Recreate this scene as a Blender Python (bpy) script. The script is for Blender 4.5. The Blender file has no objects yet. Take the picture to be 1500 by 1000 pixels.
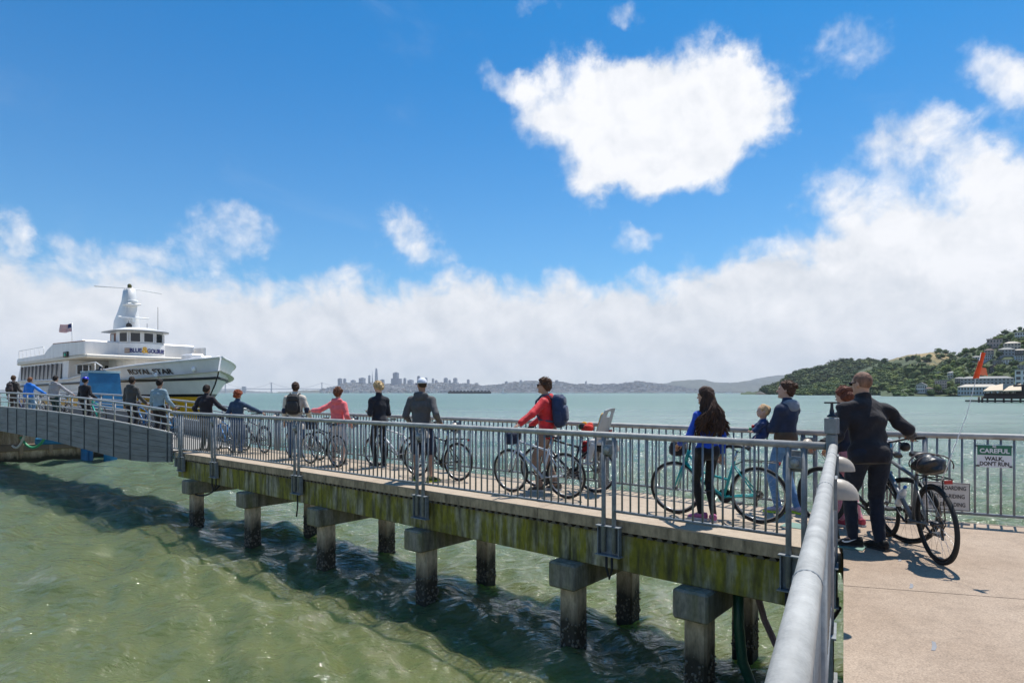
import bpy, bmesh, math, random
import numpy as np
from mathutils import Vector, Matrix, Euler
random.seed(7); rng = np.random.default_rng(7)
R = math.radians
scene = bpy.context.scene
COL = scene.collection

# ------------------------------------------------------------------ camera
CAMZ = 3.45            # eye above the water
DECK = 1.87            # pier deck above the water
F = 900.0              # focal length in photo pixels (1500 wide)
HOR = 575.0            # horizon row in the photo
cd = bpy.data.cameras.new("camera"); cam = bpy.data.objects.new("camera", cd); COL.objects.link(cam)
cam.location = (0, 0, CAMZ); cam.rotation_euler = (R(90), 0, 0)
cd.sensor_width = 36; cd.lens = 36 * F / 1500; cd.shift_y = 75 / 1500
cd.clip_start = 0.05; cd.clip_end = 60000
scene.camera = cam
scene.view_settings.view_transform = 'Standard'; scene.view_settings.look = 'None'
scene.view_settings.exposure = 0.42; scene.view_settings.gamma = 1
scene.view_settings.use_curve_mapping = False

# ------------------------------------------------------------------ sun and sky
SUN_EL = R(69); SUN_AZ = math.atan2(.60, .80)      # azimuth from +Y towards +X
sd = bpy.data.lights.new("sun", 'SUN'); sun = bpy.data.objects.new("sun", sd); COL.objects.link(sun)
sd.energy = 4.3; sd.angle = R(.53); sd.color = (1, .955, .88)
sdir = Vector((math.sin(SUN_AZ)*math.cos(SUN_EL), math.cos(SUN_AZ)*math.cos(SUN_EL), math.sin(SUN_EL)))
sun.rotation_euler = sdir.to_track_quat('Z', 'Y').to_euler(); sun.location = (0, 0, 60)

W = bpy.data.worlds.new("World"); scene.world = W; W.use_nodes = True
def build_world():
    nt = W.node_tree; N = nt.nodes; L = nt.links; N.clear()
    def node(t, **kw):
        n = N.new(t)
        for k, v in kw.items(): setattr(n, k, v)
        return n
    def val(x, sock):
        if isinstance(x, (int, float)): sock.default_value = x
        else: L.new(x, sock)
    def M(op, a, b=0.0, clamp=False):
        n = node('ShaderNodeMath', operation=op, use_clamp=clamp); val(a, n.inputs[0]); val(b, n.inputs[1]); return n.outputs[0]
    def MR(x, a, b, c, d, smooth=True):
        n = node('ShaderNodeMapRange', interpolation_type='SMOOTHSTEP' if smooth else 'LINEAR')
        val(x, n.inputs[0])
        for i, v in enumerate((a, b, c, d)): n.inputs[i+1].default_value = v
        return n.outputs[0]
    tc = node('ShaderNodeTexCoord'); sep = node('ShaderNodeSeparateXYZ'); L.new(tc.outputs['Generated'], sep.inputs[0])
    az = M('MULTIPLY', M('ARCTAN2', sep.outputs[0], sep.outputs[1]), 180/math.pi)
    el = M('MULTIPLY', M('ARCSINE', sep.outputs[2]), 180/math.pi)
    comb = node('ShaderNodeCombineXYZ'); L.new(az, comb.inputs[0]); L.new(el, comb.inputs[1])
    def noise(scale, detail, rough, off, stretch=(1, 1, 1), dist=0.0):
        mp = node('ShaderNodeMapping'); L.new(comb.outputs[0], mp.inputs[0])
        mp.inputs['Location'].default_value = off; mp.inputs['Scale'].default_value = stretch
        n = node('ShaderNodeTexNoise'); n.inputs['Scale'].default_value = scale; n.inputs['Detail'].default_value = detail
        n.inputs['Roughness'].default_value = rough; n.inputs['Distortion'].default_value = dist
        L.new(mp.outputs[0], n.inputs['Vector']); return n
    # warped coordinates: wispy, curling edges
    w1 = noise(.14, 6, .60, (3, 7, 0))
    sub = node('ShaderNodeVectorMath', operation='SUBTRACT'); L.new(w1.outputs['Color'], sub.inputs[0]); sub.inputs[1].default_value = (.5, .5, .5)
    sc_ = node('ShaderNodeVectorMath', operation='MULTIPLY'); L.new(sub.outputs[0], sc_.inputs[0]); sc_.inputs[1].default_value = (7.5, 7.5, 0)
    wc = node('ShaderNodeVectorMath', operation='ADD'); L.new(comb.outputs[0], wc.inputs[0]); L.new(sc_.outputs[0], wc.inputs[1])
    fb = noise(.30, 8, .58, (0, 0, 0), dist=.3).outputs[0]
    fine = noise(.9, 6, .6, (9, 2, 0)).outputs[0]
    def blob(px, py, rx, ry, w, rot=0):
        a0 = math.degrees(math.atan((px-750)/F)); e0 = math.degrees(math.atan((HOR-py)/F*math.cos(math.radians(a0))))
        kx = math.cos(math.radians(a0))**2*57.3/F; ky = math.cos(math.radians(a0))*57.3/F*math.cos(math.radians(e0))**2
        s = node('ShaderNodeVectorMath', operation='SUBTRACT'); L.new(wc.outputs[0], s.inputs[0]); s.inputs[1].default_value = (a0, e0, 0)
        v = s.outputs[0]
        if rot:
            rn = node('ShaderNodeVectorRotate', rotation_type='Z_AXIS'); L.new(v, rn.inputs['Vector']); rn.inputs['Angle'].default_value = R(rot); v = rn.outputs[0]
        d = node('ShaderNodeVectorMath', operation='DIVIDE'); L.new(v, d.inputs[0]); d.inputs[1].default_value = (rx*kx, ry*ky, 1)
        ln = node('ShaderNodeVectorMath', operation='LENGTH'); L.new(d.outputs[0], ln.inputs[0])
        return MR(ln.outputs['Value'], 0.25, 1.35, w, 0.0)
    dense = [(985,165,155,112,1.3), (1085,170,80,100,1.1), (855,135,115,66,1.05), (905,240,110,62,1.0), (745,115,60,34,.62), (790,190,60,50,.55)]
    soft = [(598,335,50,48,.85), (640,375,45,35,.5), (345,335,75,42,.75), (270,380,90,45,.6), (15,325,48,48,.9), (190,370,60,30,.45),
            (930,355,48,24,.6), (1235,70,75,60,.5), (1400,235,170,60,.95,35), (1330,350,200,70,1.1,30), (1480,120,130,60,.85,40),
            (1120,375,95,45,.75), (920,12,40,26,.55), (800,25,60,26,.45), (1500,330,150,120,1.0), (1250,250,90,70,.35)]
    tot = None
    for b in dense + soft:
        o = blob(*b); tot = o if tot is None else M('ADD', tot, o)
    # fog bank lying on the far shore all the way round: ragged top
    wsep = node('ShaderNodeSeparateXYZ'); L.new(wc.outputs[0], wsep.inputs[0])
    topn = noise(.085, 4, .5, (11, 0, 0), stretch=(1, .0, 1)).outputs[0]
    top = M('ADD', M('MULTIPLY', M('SUBTRACT', topn, .5), 5.0), 10.2)
    top = M('ADD', top, MR(az, 12, 34, 0, 4.5))
    bank = MR(M('ADD', M('SUBTRACT', wsep.outputs[1], top), M('MULTIPLY', M('SUBTRACT', fb, .5), -7.0)), -1.9, 1.3, 1.0, 0.0)
    bankmask = MR(el, .3, 3.6, .92, 1.0)
    bank = M('MULTIPLY', bank, bankmask)
    # a scatter of fair-weather cumulus in the rest of the sky
    cum = noise(.045, 8, .55, (40, 13, 0), stretch=(1, 1.4, 1)).outputs[0]
    away = MR(M('ABSOLUTE', az), 44, 60, 0, 1)
    scat = M('MULTIPLY', M('MULTIPLY', MR(cum, .52, .68, 0, 1), away), MR(el, 60, 75, 1, 0))
    tot = M('ADD', tot, scat)
    dens = M('SUBTRACT', M('ADD', tot, M('MULTIPLY', M('SUBTRACT', fb, .5), 1.35)), .36)
    dens = M('ADD', dens, M('MULTIPLY', M('SUBTRACT', fine, .5), .5))
    cl = MR(dens, -.08, .88, 0, 1)
    cl = M('MULTIPLY', cl, MR(tot, .05, .35, 0, 1))
    cov = M('MAXIMUM', cl, bank)
    thin = noise(.06, 6, .6, (70, 3, 0), stretch=(1, 2.2, 1), dist=.6).outputs[0]
    cov = M('MAXIMUM', cov, MR(thin, .55, .95, 0, .22))
    # cloud body: bright thick parts, greyer thin bases
    shade = noise(.20, 7, .6, (21, 1.3, 0)).outputs[0]
    fb_up = noise(.30, 8, .58, (-.5, -1.1, 0), dist=.3).outputs[0]
    lum = M('ADD', M('MULTIPLY', cl, .18), M('MULTIPLY', shade, .40))
    lum = M('ADD', lum, M('MULTIPLY', M('SUBTRACT', fb, fb_up), .55))
    lum = M('ADD', lum, .55)
    cr = node('ShaderNodeValToRGB')
    cr.color_ramp.elements[0].position = .50; cr.color_ramp.elements[0].color = (.62, .67, .74, 1)
    cr.color_ramp.elements[1].position = .97; cr.color_ramp.elements[1].color = (.96, .97, 1.0, 1)
    L.new(lum, cr.inputs[0])
    cmul = node('ShaderNodeVectorMath', operation='SCALE'); L.new(cr.outputs[0], cmul.inputs[0]); cmul.inputs['Scale'].default_value = 7.9
    sky = node('ShaderNodeTexSky', sky_type='NISHITA'); sky.sun_disc = False
    sky.sun_elevation = SUN_EL; sky.sun_rotation = SUN_AZ; sky.altitude = 0; sky.air_density = 1.0; sky.dust_density = .6; sky.ozone_density = 3.0
    tint = node('ShaderNodeVectorMath', operation='MULTIPLY'); L.new(sky.outputs[0], tint.inputs[0]); tg = node('ShaderNodeMix', data_type='RGBA'); L.new(MR(el, 4, 34, 0, 1), tg.inputs['Factor']); tg.inputs[6].default_value = (*SKYLOW, 1); tg.inputs[7].default_value = (*SKYTINT, 1); L.new(tg.outputs[2], tint.inputs[1])
    mix = node('ShaderNodeMix', data_type='RGBA'); L.new(cov, mix.inputs['Factor'])
    L.new(tint.outputs[0], mix.inputs[6]); L.new(cmul.outputs[0], mix.inputs[7])
    bg = node('ShaderNodeBackground'); bg.inputs['Strength'].default_value = .1
    L.new(mix.outputs[2], bg.inputs[0])
    out = node('ShaderNodeOutputWorld'); L.new(bg.outputs[0], out.inputs[0])
SKYTINT = (.045, .66, 1.04); SKYLOW = (.42, .86, 1.08)
build_world()
W.cycles.sampling_method = 'MANUAL'; W.cycles.sample_map_resolution = 512

# ------------------------------------------------------------------ helpers
def px(x, y, Y):
    "a photo pixel at distance Y"
    return Vector(((x-750)/F*Y, Y, CAMZ-(y-HOR)/F*Y))
def gp(x, y, z=DECK):
    "where a photo pixel meets the level z"
    return px(x, y, (CAMZ-z)*F/(y-HOR))
PANG = math.atan2(.6455, -.764)         # the pier runs this way (local x = along the pier, local y = towards the camera)
cP, sP = math.cos(PANG), math.sin(PANG)
def PW(t, n, z=0.0):
    "pier coordinates (t along, n away from the camera) to world"
    return Vector((cP*t + sP*n, sP*t - cP*n, z))
def WP(v):
    return (cP*v.x + sP*v.y, sP*v.x - cP*v.y, v.z)

class MB:
    def __init__(s): s.v = []; s.f = []; s.sm = []
    def add(s, vs, fs, smooth=False):
        b = len(s.v); s.v += [tuple(v) for v in vs]; s.f += [tuple(i+b for i in f) for f in fs]; s.sm += [smooth]*len(fs); return s
    def box(s, c, size, rot=None, taper=None):
        hx, hy, hz = size[0]/2, size[1]/2, size[2]/2
        vs = []
        for z in (-hz, hz):
            k = taper if (taper and z > 0) else 1
            for x, y in ((-hx,-hy),(hx,-hy),(hx,hy),(-hx,hy)): vs.append(Vector((x*k, y*k, z)))
        if rot is not None: vs = [rot @ v for v in vs]
        c = Vector(c); vs = [v+c for v in vs]
        return s.add(vs, [(0,3,2,1),(4,5,6,7),(0,1,5,4),(1,2,6,5),(2,3,7,6),(3,0,4,7)])
    def bbox(s, c, size, b=.01, rot=None):
        "box with chamfered edges"
        bm = bmesh.new(); bmesh.ops.create_cube(bm, size=1)
        for v in bm.verts: v.co = Vector((v.co.x*size[0], v.co.y*size[1], v.co.z*size[2]))
        bmesh.ops.bevel(bm, geom=bm.edges[:], offset=b, segments=1, affect='EDGES')
        c = Vector(c); bm.verts.index_update()
        vs = [(rot @ v.co if rot is not None else v.co) + c for v in bm.verts]; fs = [[v.index for v in f.verts] for f in bm.faces]; bm.free()
        return s.add(vs, fs)
    def tube(s, pts, r, n=8, closed=False, caps=True, smooth=True):
        pts = [Vector(p) for p in pts]; m = len(pts)
        rs = r if isinstance(r, (list, tuple)) else [r]*m
        vs = []; prev = None
        for i, p in enumerate(pts):
            if closed: t = pts[(i+1) % m]-pts[i-1]
            else: t = pts[min(i+1, m-1)]-pts[max(i-1, 0)]
            t.normalize()
            if prev is None:
                a = Vector((0,0,1)) if abs(t.z) < .9 else Vector((1,0,0))
                u = t.cross(a).normalized()
            else:
                u = (prev - t*prev.dot(t)).normalized()
            prev = u; w = t.cross(u)
            for k in range(n):
                an = 2*math.pi*k/n; vs.append(p + (u*math.cos(an)+w*math.sin(an))*rs[i])
        fs = []
        for i in range(m if closed else m-1):
            j = (i+1) % m
            for k in range(n):
                k2 = (k+1) % n; fs.append((i*n+k, i*n+k2, j*n+k2, j*n+k))
        s.add(vs, fs, smooth)
        if caps and not closed:
            b = len(s.v)-len(vs)
            s.f += [tuple(b+k for k in range(n))[::-1], tuple(b+(m-1)*n+k for k in range(n))]; s.sm += [False, False]
        return s
    def prism(s, poly, z0, z1, M=None):
        "extrude a 2-D polygon from z0 to z1 (optionally transformed by a 4x4)"
        n = len(poly); vs = [Vector((p[0], p[1], z0)) for p in poly]+[Vector((p[0], p[1], z1)) for p in poly]
        if M is not None: vs = [M @ v for v in vs]
        fs = [tuple(range(n))[::-1], tuple(range(n, 2*n))]+[(i, (i+1) % n, n+(i+1) % n, n+i) for i in range(n)]
        return s.add(vs, fs)
    def lathe(s, prof, n=16, M=None, a0=0, a1=2*math.pi, smooth=True):
        "profile of (radius, z)"
        full = abs(a1-a0-2*math.pi) < 1e-6; cnt = n if full else n+1
        vs = []
        for r, z in prof:
            for k in range(cnt):
                a = a0+(a1-a0)*k/n; vs.append(Vector((r*math.cos(a), r*math.sin(a), z)))
        if M is not None: vs = [M @ v for v in vs]
        fs = []
        for i in range(len(prof)-1):
            for k in range(n):
                k2 = (k+1) % cnt; fs.append((i*cnt+k, i*cnt+k2, (i+1)*cnt+k2, (i+1)*cnt+k))
        return s.add(vs, fs, smooth)
    def soft(s, c, rad, e=.5, rot=None, nu=16, nv=10):
        "superellipsoid: e 1 = ball, 0.2 = box"
        def sg(w, m): return math.copysign(abs(w)**m, w)
        vs = []; c = Vector(c)
        for i in range(nv+1):
            ph = -math.pi/2+math.pi*i/nv
            for k in range(nu):
                th = 2*math.pi*k/nu
                v = Vector((rad[0]*sg(math.cos(ph), e)*sg(math.cos(th), e), rad[1]*sg(math.cos(ph), e)*sg(math.sin(th), e), rad[2]*sg(math.sin(ph), e)))
                vs.append((rot @ v if rot is not None else v)+c)
        fs = [(i*nu+k, i*nu+(k+1) % nu, (i+1)*nu+(k+1) % nu, (i+1)*nu+k) for i in range(nv) for k in range(nu)]
        return s.add(vs, fs, True)
    def mesh(s, name):
        me = bpy.data.meshes.new(name); me.from_pydata(s.v, [], s.f); me.polygons.foreach_set('use_smooth', s.sm); me.update(); return me
    def build(s, name, mat, parent=None, loc=None, rotz=None, kind=None):
        return obj(name, s.mesh(name), mat, parent, loc, rotz, kind)

def obj(name, me, mat=None, parent=None, loc=None, rotz=None, kind=None):
    o = bpy.data.objects.new(name, me); COL.objects.link(o)
    if mat is not None and len(me.materials) == 0: me.materials.append(mat)
    if parent is not None: o.parent = parent
    if loc is not None: o.location = loc
    if rotz is not None: o.rotation_euler = (0, 0, rotz)
    if kind: o['kind'] = kind
    return o
def thing(name, label, cat, loc=(0,0,0), rotz=0, group=None):
    o = bpy.data.objects.new(name, None); COL.objects.link(o); o.empty_display_size = .1
    o.location = loc; o.rotation_euler = (0, 0, rotz); o['label'] = label; o['category'] = cat
    if group: o['group'] = group
    return o
def tag(o, label, cat, group=None):
    o['label'] = label; o['category'] = cat
    if group: o['group'] = group
    return o
def struct(o): o['kind'] = 'structure'; return o
def text_mesh(txt, size, depth=.002, bold=0.0, spacing=1.0):
    c = bpy.data.curves.new('text', 'FONT'); c.body = txt; c.size = size; c.align_x = 'CENTER'; c.align_y = 'CENTER'
    c.extrude = depth; c.offset = bold; c.space_character = spacing; c.resolution_u = 3
    o = bpy.data.objects.new('text', c); COL.objects.link(o)
    dg = bpy.context.evaluated_depsgraph_get(); me = bpy.data.meshes.new_from_object(o.evaluated_get(dg))
    bpy.data.objects.remove(o); bpy.data.curves.remove(c); me.materials.clear(); return me

# ------------------------------------------------------------------ materials
def new_mat(name):
    m = bpy.data.materials.new(name); m.use_nodes = True; nt = m.node_tree
    return m, nt, nt.nodes['Principled BSDF']
def mat(name, col, rough=.6, metal=0.0, var=.12, scale=6.0, bump=0.0, bscale=60.0, col2=None, spec=.5, stretch=(1,1,1), attr=None, coat=0.0, sheen=0.0, trans=0.0):
    m, nt, b = new_mat(name); N = nt.nodes; L = nt.links
    b.inputs['Roughness'].default_value = rough; b.inputs['Metallic'].default_value = metal
    b.inputs['Specular IOR Level'].default_value = spec; b.inputs['Coat Weight'].default_value = coat
    b.inputs['Sheen Weight'].default_value = sheen; b.inputs['Transmission Weight'].default_value = trans
    tc = N.new('ShaderNodeTexCoord'); mp = N.new('ShaderNodeMapping'); mp.inputs['Scale'].default_value = stretch
    L.new(tc.outputs['Object'], mp.inputs[0])
    n = N.new('ShaderNodeTexNoise'); n.inputs['Scale'].default_value = scale; n.inputs['Detail'].default_value = 5; n.inputs['Roughness'].default_value = .62
    L.new(mp.outputs[0], n.inputs['Vector'])
    rp = N.new('ShaderNodeValToRGB'); e = rp.color_ramp.elements
    c2 = col2 if col2 else tuple(min(1, c*(1+var)) for c in col); c1 = tuple(c*(1-var) for c in col) if not col2 else col
    e[0].position = .3; e[0].color = (*c1, 1); e[1].position = .7; e[1].color = (*c2, 1)
    L.new(n.outputs[0], rp.inputs[0]); src = rp.outputs[0]
    if attr:
        at = N.new('ShaderNodeAttribute'); at.attribute_name = attr
        mx = N.new('ShaderNodeMix'); mx.data_type = 'RGBA'; mx.blend_type = 'MULTIPLY'; mx.inputs['Factor'].default_value = 1
        L.new(src, mx.inputs[6]); L.new(at.outputs['Color'], mx.inputs[7]); src = mx.outputs[2]
    L.new(src, b.inputs['Base Color'])
    if bump:
        n2 = N.new('ShaderNodeTexNoise'); n2.inputs['Scale'].default_value = bscale; n2.inputs['Detail'].default_value = 4; L.new(mp.outputs[0], n2.inputs['Vector'])
        bp = N.new('ShaderNodeBump'); bp.inputs['Strength'].default_value = bump; bp.inputs['Distance'].default_value = .02
        L.new(n2.outputs[0], bp.inputs['Height']); L.new(bp.outputs[0], b.inputs['Normal'])
    return m
_fab = {}
def fabric(col, rough=.85):
    col = tuple(c*1.12+.005 for c in col)
    k = tuple(col)+(rough,)
    if k not in _fab: _fab[k] = mat('fabric', col, rough, var=.22, scale=7, bump=.7, bscale=17, spec=.25, sheen=.15)
    return _fab[k]
_pnt = {}
def paint(col, rough=.35, metal=0.0):
    k = tuple(col)+(rough, metal)
    if k not in _pnt: _pnt[k] = mat('paint', col, rough, metal, var=.08, scale=8)
    return _pnt[k]
GALV = mat('galvanised_steel', (.215,.235,.250), .6, .05, var=.25, scale=14, bump=.08, bscale=50)
GALV2 = mat('galvanised_pipe', (.36,.355,.335), .6, .05, var=.28, scale=7, bump=.15, bscale=70)
BLACK = paint((.012,.012,.013), .45); RUBBER = mat('rubber', (.018,.018,.018), .8, var=.25, scale=30)
CHROME = paint((.55,.55,.56), .25, 1.0); DKMETAL = paint((.05,.05,.055), .35, .8)
WHITE = paint((.78,.78,.77), .4); CONDOME = mat('dome_plastic', (.44,.385,.32), .4, var=.1, scale=20)
# ------------------------------------------------------------------ water
def build_water():
    fine = np.radians(np.linspace(-62, 62, 620)); coarse = np.radians(np.arange(72, 290, 6.0))
    ang = np.concatenate([fine, coarse])
    rr = [0.0, .6]
    while rr[-1] < 30000: rr.append(rr[-1]*(1.0075 if 3 < rr[-1] < 45 else 1.0135) + .004)
    rr = np.array(rr)
    A, Rr = np.meshgrid(ang, rr)
    X = np.sin(A)*Rr; Y = np.cos(A)*Rr; Z = np.zeros_like(X)
    sp = np.where((Rr > 3) & (Rr < 45), Rr*.0075, Rr*.0135) + .008
    g = np.random.default_rng(3)
    wind = math.atan2(-.5, -.86)
    for i in range(84):
        lam = .24*(4.5/.24)**(g.random()**1.25)
        th = wind + g.normal(0, .75); amp = .0084*lam**.74*(.5+g.random())
        k = 2*math.pi/lam; ph = g.random()*6.28
        arg = k*(X*math.cos(th)+Y*math.sin(th))+ph + .6*np.sin(.23*X+.31*Y+i)
        fade = np.clip((lam/sp-2.2)/3.0, 0, 1)
        s = np.sin(arg); Z += amp*fade*(s + .22*np.cos(2*arg))
    nr, na = X.shape
    V = np.stack([X, Y, Z], -1).reshape(-1, 3)
    i, j = np.meshgrid(np.arange(nr-1), np.arange(na), indexing='ij')
    j2 = (j+1) % na
    Fq = np.stack([i*na+j, (i+1)*na+j, (i+1)*na+j2, i*na+j2], -1).reshape(-1, 4)[:, ::-1]
    me = bpy.data.meshes.new('water'); me.from_pydata(V.tolist(), [], Fq.tolist()); me.polygons.foreach_set('use_smooth', [True]*len(me.polygons))
    m, nt, b = new_mat('bay_water'); N = nt.nodes; L = nt.links
    geo = N.new('ShaderNodeNewGeometry'); sep = N.new('ShaderNodeSeparateXYZ'); L.new(geo.outputs['Position'], sep.inputs[0])
    ln = N.new('ShaderNodeVectorMath'); ln.operation = 'LENGTH'; L.new(geo.outputs['Position'], ln.inputs[0])
    # silty green over the shallows, turquoise over the deep channel
    mr = N.new('ShaderNodeMapRange'); mr.interpolation_type = 'SMOOTHSTEP'; L.new(sep.outputs[1], mr.inputs[0]); mr.inputs[1].default_value = 6; mr.inputs[2].default_value = 46
    n1 = N.new('ShaderNodeTexNoise'); n1.inputs['Scale'].default_value = .35; n1.inputs['Detail'].default_value = 5; L.new(geo.outputs['Position'], n1.inputs['Vector'])
    near = N.new('ShaderNodeMix'); near.data_type = 'RGBA'; L.new(n1.outputs[0], near.inputs['Factor']); near.inputs[6].default_value = (.090,.104,.036,1); near.inputs[7].default_value = (.138,.156,.066,1)
    n3 = N.new('ShaderNodeTexNoise'); n3.inputs['Scale'].default_value = .006; n3.inputs['Detail'].default_value = 4; mp3 = N.new('ShaderNodeMapping'); mp3.inputs['Scale'].default_value = (.35, 1.6, 1); L.new(geo.outputs['Position'], mp3.inputs[0]); L.new(mp3.outputs[0], n3.inputs['Vector'])
    far = N.new('ShaderNodeMix'); far.data_type = 'RGBA'; n4 = N.new('ShaderNodeTexNoise'); n4.inputs['Scale'].default_value = .09; n4.inputs['Detail'].default_value = 6; n4.inputs['Roughness'].default_value = .65; mp4 = N.new('ShaderNodeMapping'); mp4.inputs['Scale'].default_value = (.45, 1.5, 1); L.new(geo.outputs['Position'], mp4.inputs[0]); L.new(mp4.outputs[0], n4.inputs['Vector'])
    av = N.new('ShaderNodeMath'); av.operation = 'ADD'; L.new(n3.outputs[0], av.inputs[0]); L.new(n4.outputs[0], av.inputs[1])
    fr = N.new('ShaderNodeMapRange'); L.new(av.outputs[0], fr.inputs[0]); fr.inputs[1].default_value = .75; fr.inputs[2].default_value = 1.25; L.new(fr.outputs[0], far.inputs['Factor']); far.inputs[6].default_value = (.078,.140,.112,1); far.inputs[7].default_value = (.160,.235,.185,1)
    mx = N.new('ShaderNodeMix'); mx.data_type = 'RGBA'; L.new(mr.outputs[0], mx.inputs['Factor']); L.new(near.outputs[2], mx.inputs[6]); L.new(far.outputs[2], mx.inputs[7])
    L.new(mx.outputs[2], b.inputs['Base Color'])
    b.inputs['IOR'].default_value = 1.38
    b.inputs['Subsurface Weight'].default_value = .72; b.inputs['Subsurface Radius'].default_value = (.6,1.0,.5); b.inputs['Subsurface Scale'].default_value = .8; b.subsurface_method = 'BURLEY'
    # the wind ripples that are too fine to see far away show as a rougher gloss there
    rr_ = N.new('ShaderNodeMapRange'); L.new(ln.outputs['Value'], rr_.inputs[0]); rr_.inputs[1].default_value = 8; rr_.inputs[2].default_value = 160; rr_.inputs[3].default_value = .05; rr_.inputs[4].default_value = .34
    L.new(rr_.outputs[0], b.inputs['Roughness'])
    mpb = N.new('ShaderNodeMapping'); mpb.inputs['Rotation'].default_value = (0, 0, .5); mpb.inputs['Scale'].default_value = (.7, 1.5, 1); L.new(geo.outputs['Position'], mpb.inputs[0])
    nb = N.new('ShaderNodeTexNoise'); nb.inputs['Scale'].default_value = 3.6; nb.inputs['Detail'].default_value = 5; nb.inputs['Roughness'].default_value = .55; L.new(mpb.outputs[0], nb.inputs['Vector'])
    nc = N.new('ShaderNodeTexNoise'); nc.inputs['Scale'].default_value = .55; nc.inputs['Detail'].default_value = 3; L.new(mpb.outputs[0], nc.inputs['Vector'])
    bp = N.new('ShaderNodeBump'); bp.inputs['Strength'].default_value = 1.0; bp.inputs['Distance'].default_value = .15; L.new(nb.outputs[0], bp.inputs['Height'])
    bp2 = N.new('ShaderNodeBump'); bp2.inputs['Strength'].default_value = .5; bp2.inputs['Distance'].default_value = .5; L.new(nc.outputs[0], bp2.inputs['Height']); L.new(bp.outputs[0], bp2.inputs['Normal'])
    L.new(bp2.outputs[0], b.inputs['Normal'])
    return struct(obj('water', me, m))
build_water()

# ------------------------------------------------------------------ far shore, city
def vnoise(x, y, seed=0):
    "cheap smooth value noise"
    g = np.random.default_rng(seed); out = np.zeros_like(np.asarray(x, float))
    for i in range(7):
        f = 2**(i*.55); a = g.random()*6.28; out += np.sin(f*(x*math.cos(a)+y*math.sin(a))+g.random()*9)/f**.6
    return out/3
def ridge_hill(name, pts, d_shore, d_ridge, mat_, back=.6, bump=.0, seed=1, step=2, rows=14, rise=.8):
    """A hill whose crest follows (photo x, photo y) pairs; the shore lies at d_shore, the crest at d_ridge (metres, may vary with x)."""
    xs = np.arange(pts[0][0], pts[-1][0]+.1, step); ys = np.interp(xs, [p[0] for p in pts], [p[1] for p in pts])
    ds = np.array([d_shore(x) for x in xs]); dr = np.array([d_ridge(x) for x in xs])
    V = []; 
    H = (HOR-ys)/F*dr + CAMZ
    vs = np.concatenate([np.linspace(0, 1, rows), 1+np.linspace(.15, 1, 4)])
    for v in vs:
        if v <= 1: D = ds+(dr-ds)*v; h = H*(v**rise)
        else: D = dr+(dr-ds)*back*(v-1); h = H*(1-(v-1)**1.6)
        X = (xs-750)/F*D
        nz = bump*vnoise(X/bump/2.2, D/bump/2.2, seed)*min(1, 4*v)*(0 if v <= 0 else 1) if bump else 0
        if v == 1: nz = nz*.3
        if v == 0: h = h-2
        V.append(np.stack([X, D, h+nz-(3 if v == 2 else 0)], -1))
    V = np.array(V); nr, nc = V.shape[:2]
    fs = [(i*nc+j, i*nc+j+1, (i+1)*nc+j+1, (i+1)*nc+j) for i in range(nr-1) for j in range(nc-1)]
    me = bpy.data.meshes.new(name); me.from_pydata(V.reshape(-1, 3).tolist(), [], fs); me.polygons.foreach_set('use_smooth', [True]*len(fs))
    struct(obj(name, me, mat_))
    def surf(x, v):
        j = (x-pts[0][0])/step; j0 = int(max(0, min(nc-2, j))); i = v*(rows-1); i0 = int(max(0, min(rows-2, i)))
        a, b_ = j-j0, i-i0
        p = (V[i0, j0]*(1-a)+V[i0, j0+1]*a)*(1-b_)+(V[i0+1, j0]*(1-a)+V[i0+1, j0+1]*a)*b_
        return Vector(p)
    return surf

FARLAND = mat('far_hillside', (.10,.105,.085), .95, var=.35, scale=.006)
FARLAND2 = mat('far_mountain', (.075,.085,.075), .95, var=.3, scale=.002)
D_CITY = 7600.0
city_ridge = [(395,576),(440,572),(470,571),(488,567),(500,563),(520,561),(560,564),(600,564),(640,562),(668,563),(690,564),(715,566),(745,562),(770,559),(800,560),(822,561),(850,564),(880,564),(905,563),(935,559),(965,563),(985,566),(1010,569),(1060,572),(1130,575),(1200,576)]
surf_city = ridge_hill('hill', city_ridge, lambda x: 6300, lambda x: D_CITY, FARLAND, bump=12, seed=2, step=3)
ridge_hill('hill', [(880,574),(920,569),(960,563),(985,559),(1005,556.5),(1025,555.5),(1045,559),(1070,561),(1090,558),(1115,556),(1140,552),(1170,549),(1210,548),(1260,556),(1330,562),(1420,565),(1520,570)], lambda x: 6700, lambda x: 8800, FARLAND2, bump=25, seed=4, step=3)
ridge_hill('hill', [(1040,570),(1080,562),(1110,554),(1135,550),(1160,549),(1200,551),(1260,545),(1350,550),(1450,560)], lambda x: 9300, lambda x: 10800, FARLAND2, bump=25, seed=5, step=3)
ridge_hill('hill', [(-250,574),(-100,571),(60,570),(180,571.5),(300,571),(352,570.5),(372,573),(400,574.5)], lambda x: 10000, lambda x: 11500, FARLAND2, bump=15, seed=6, step=5)

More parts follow.
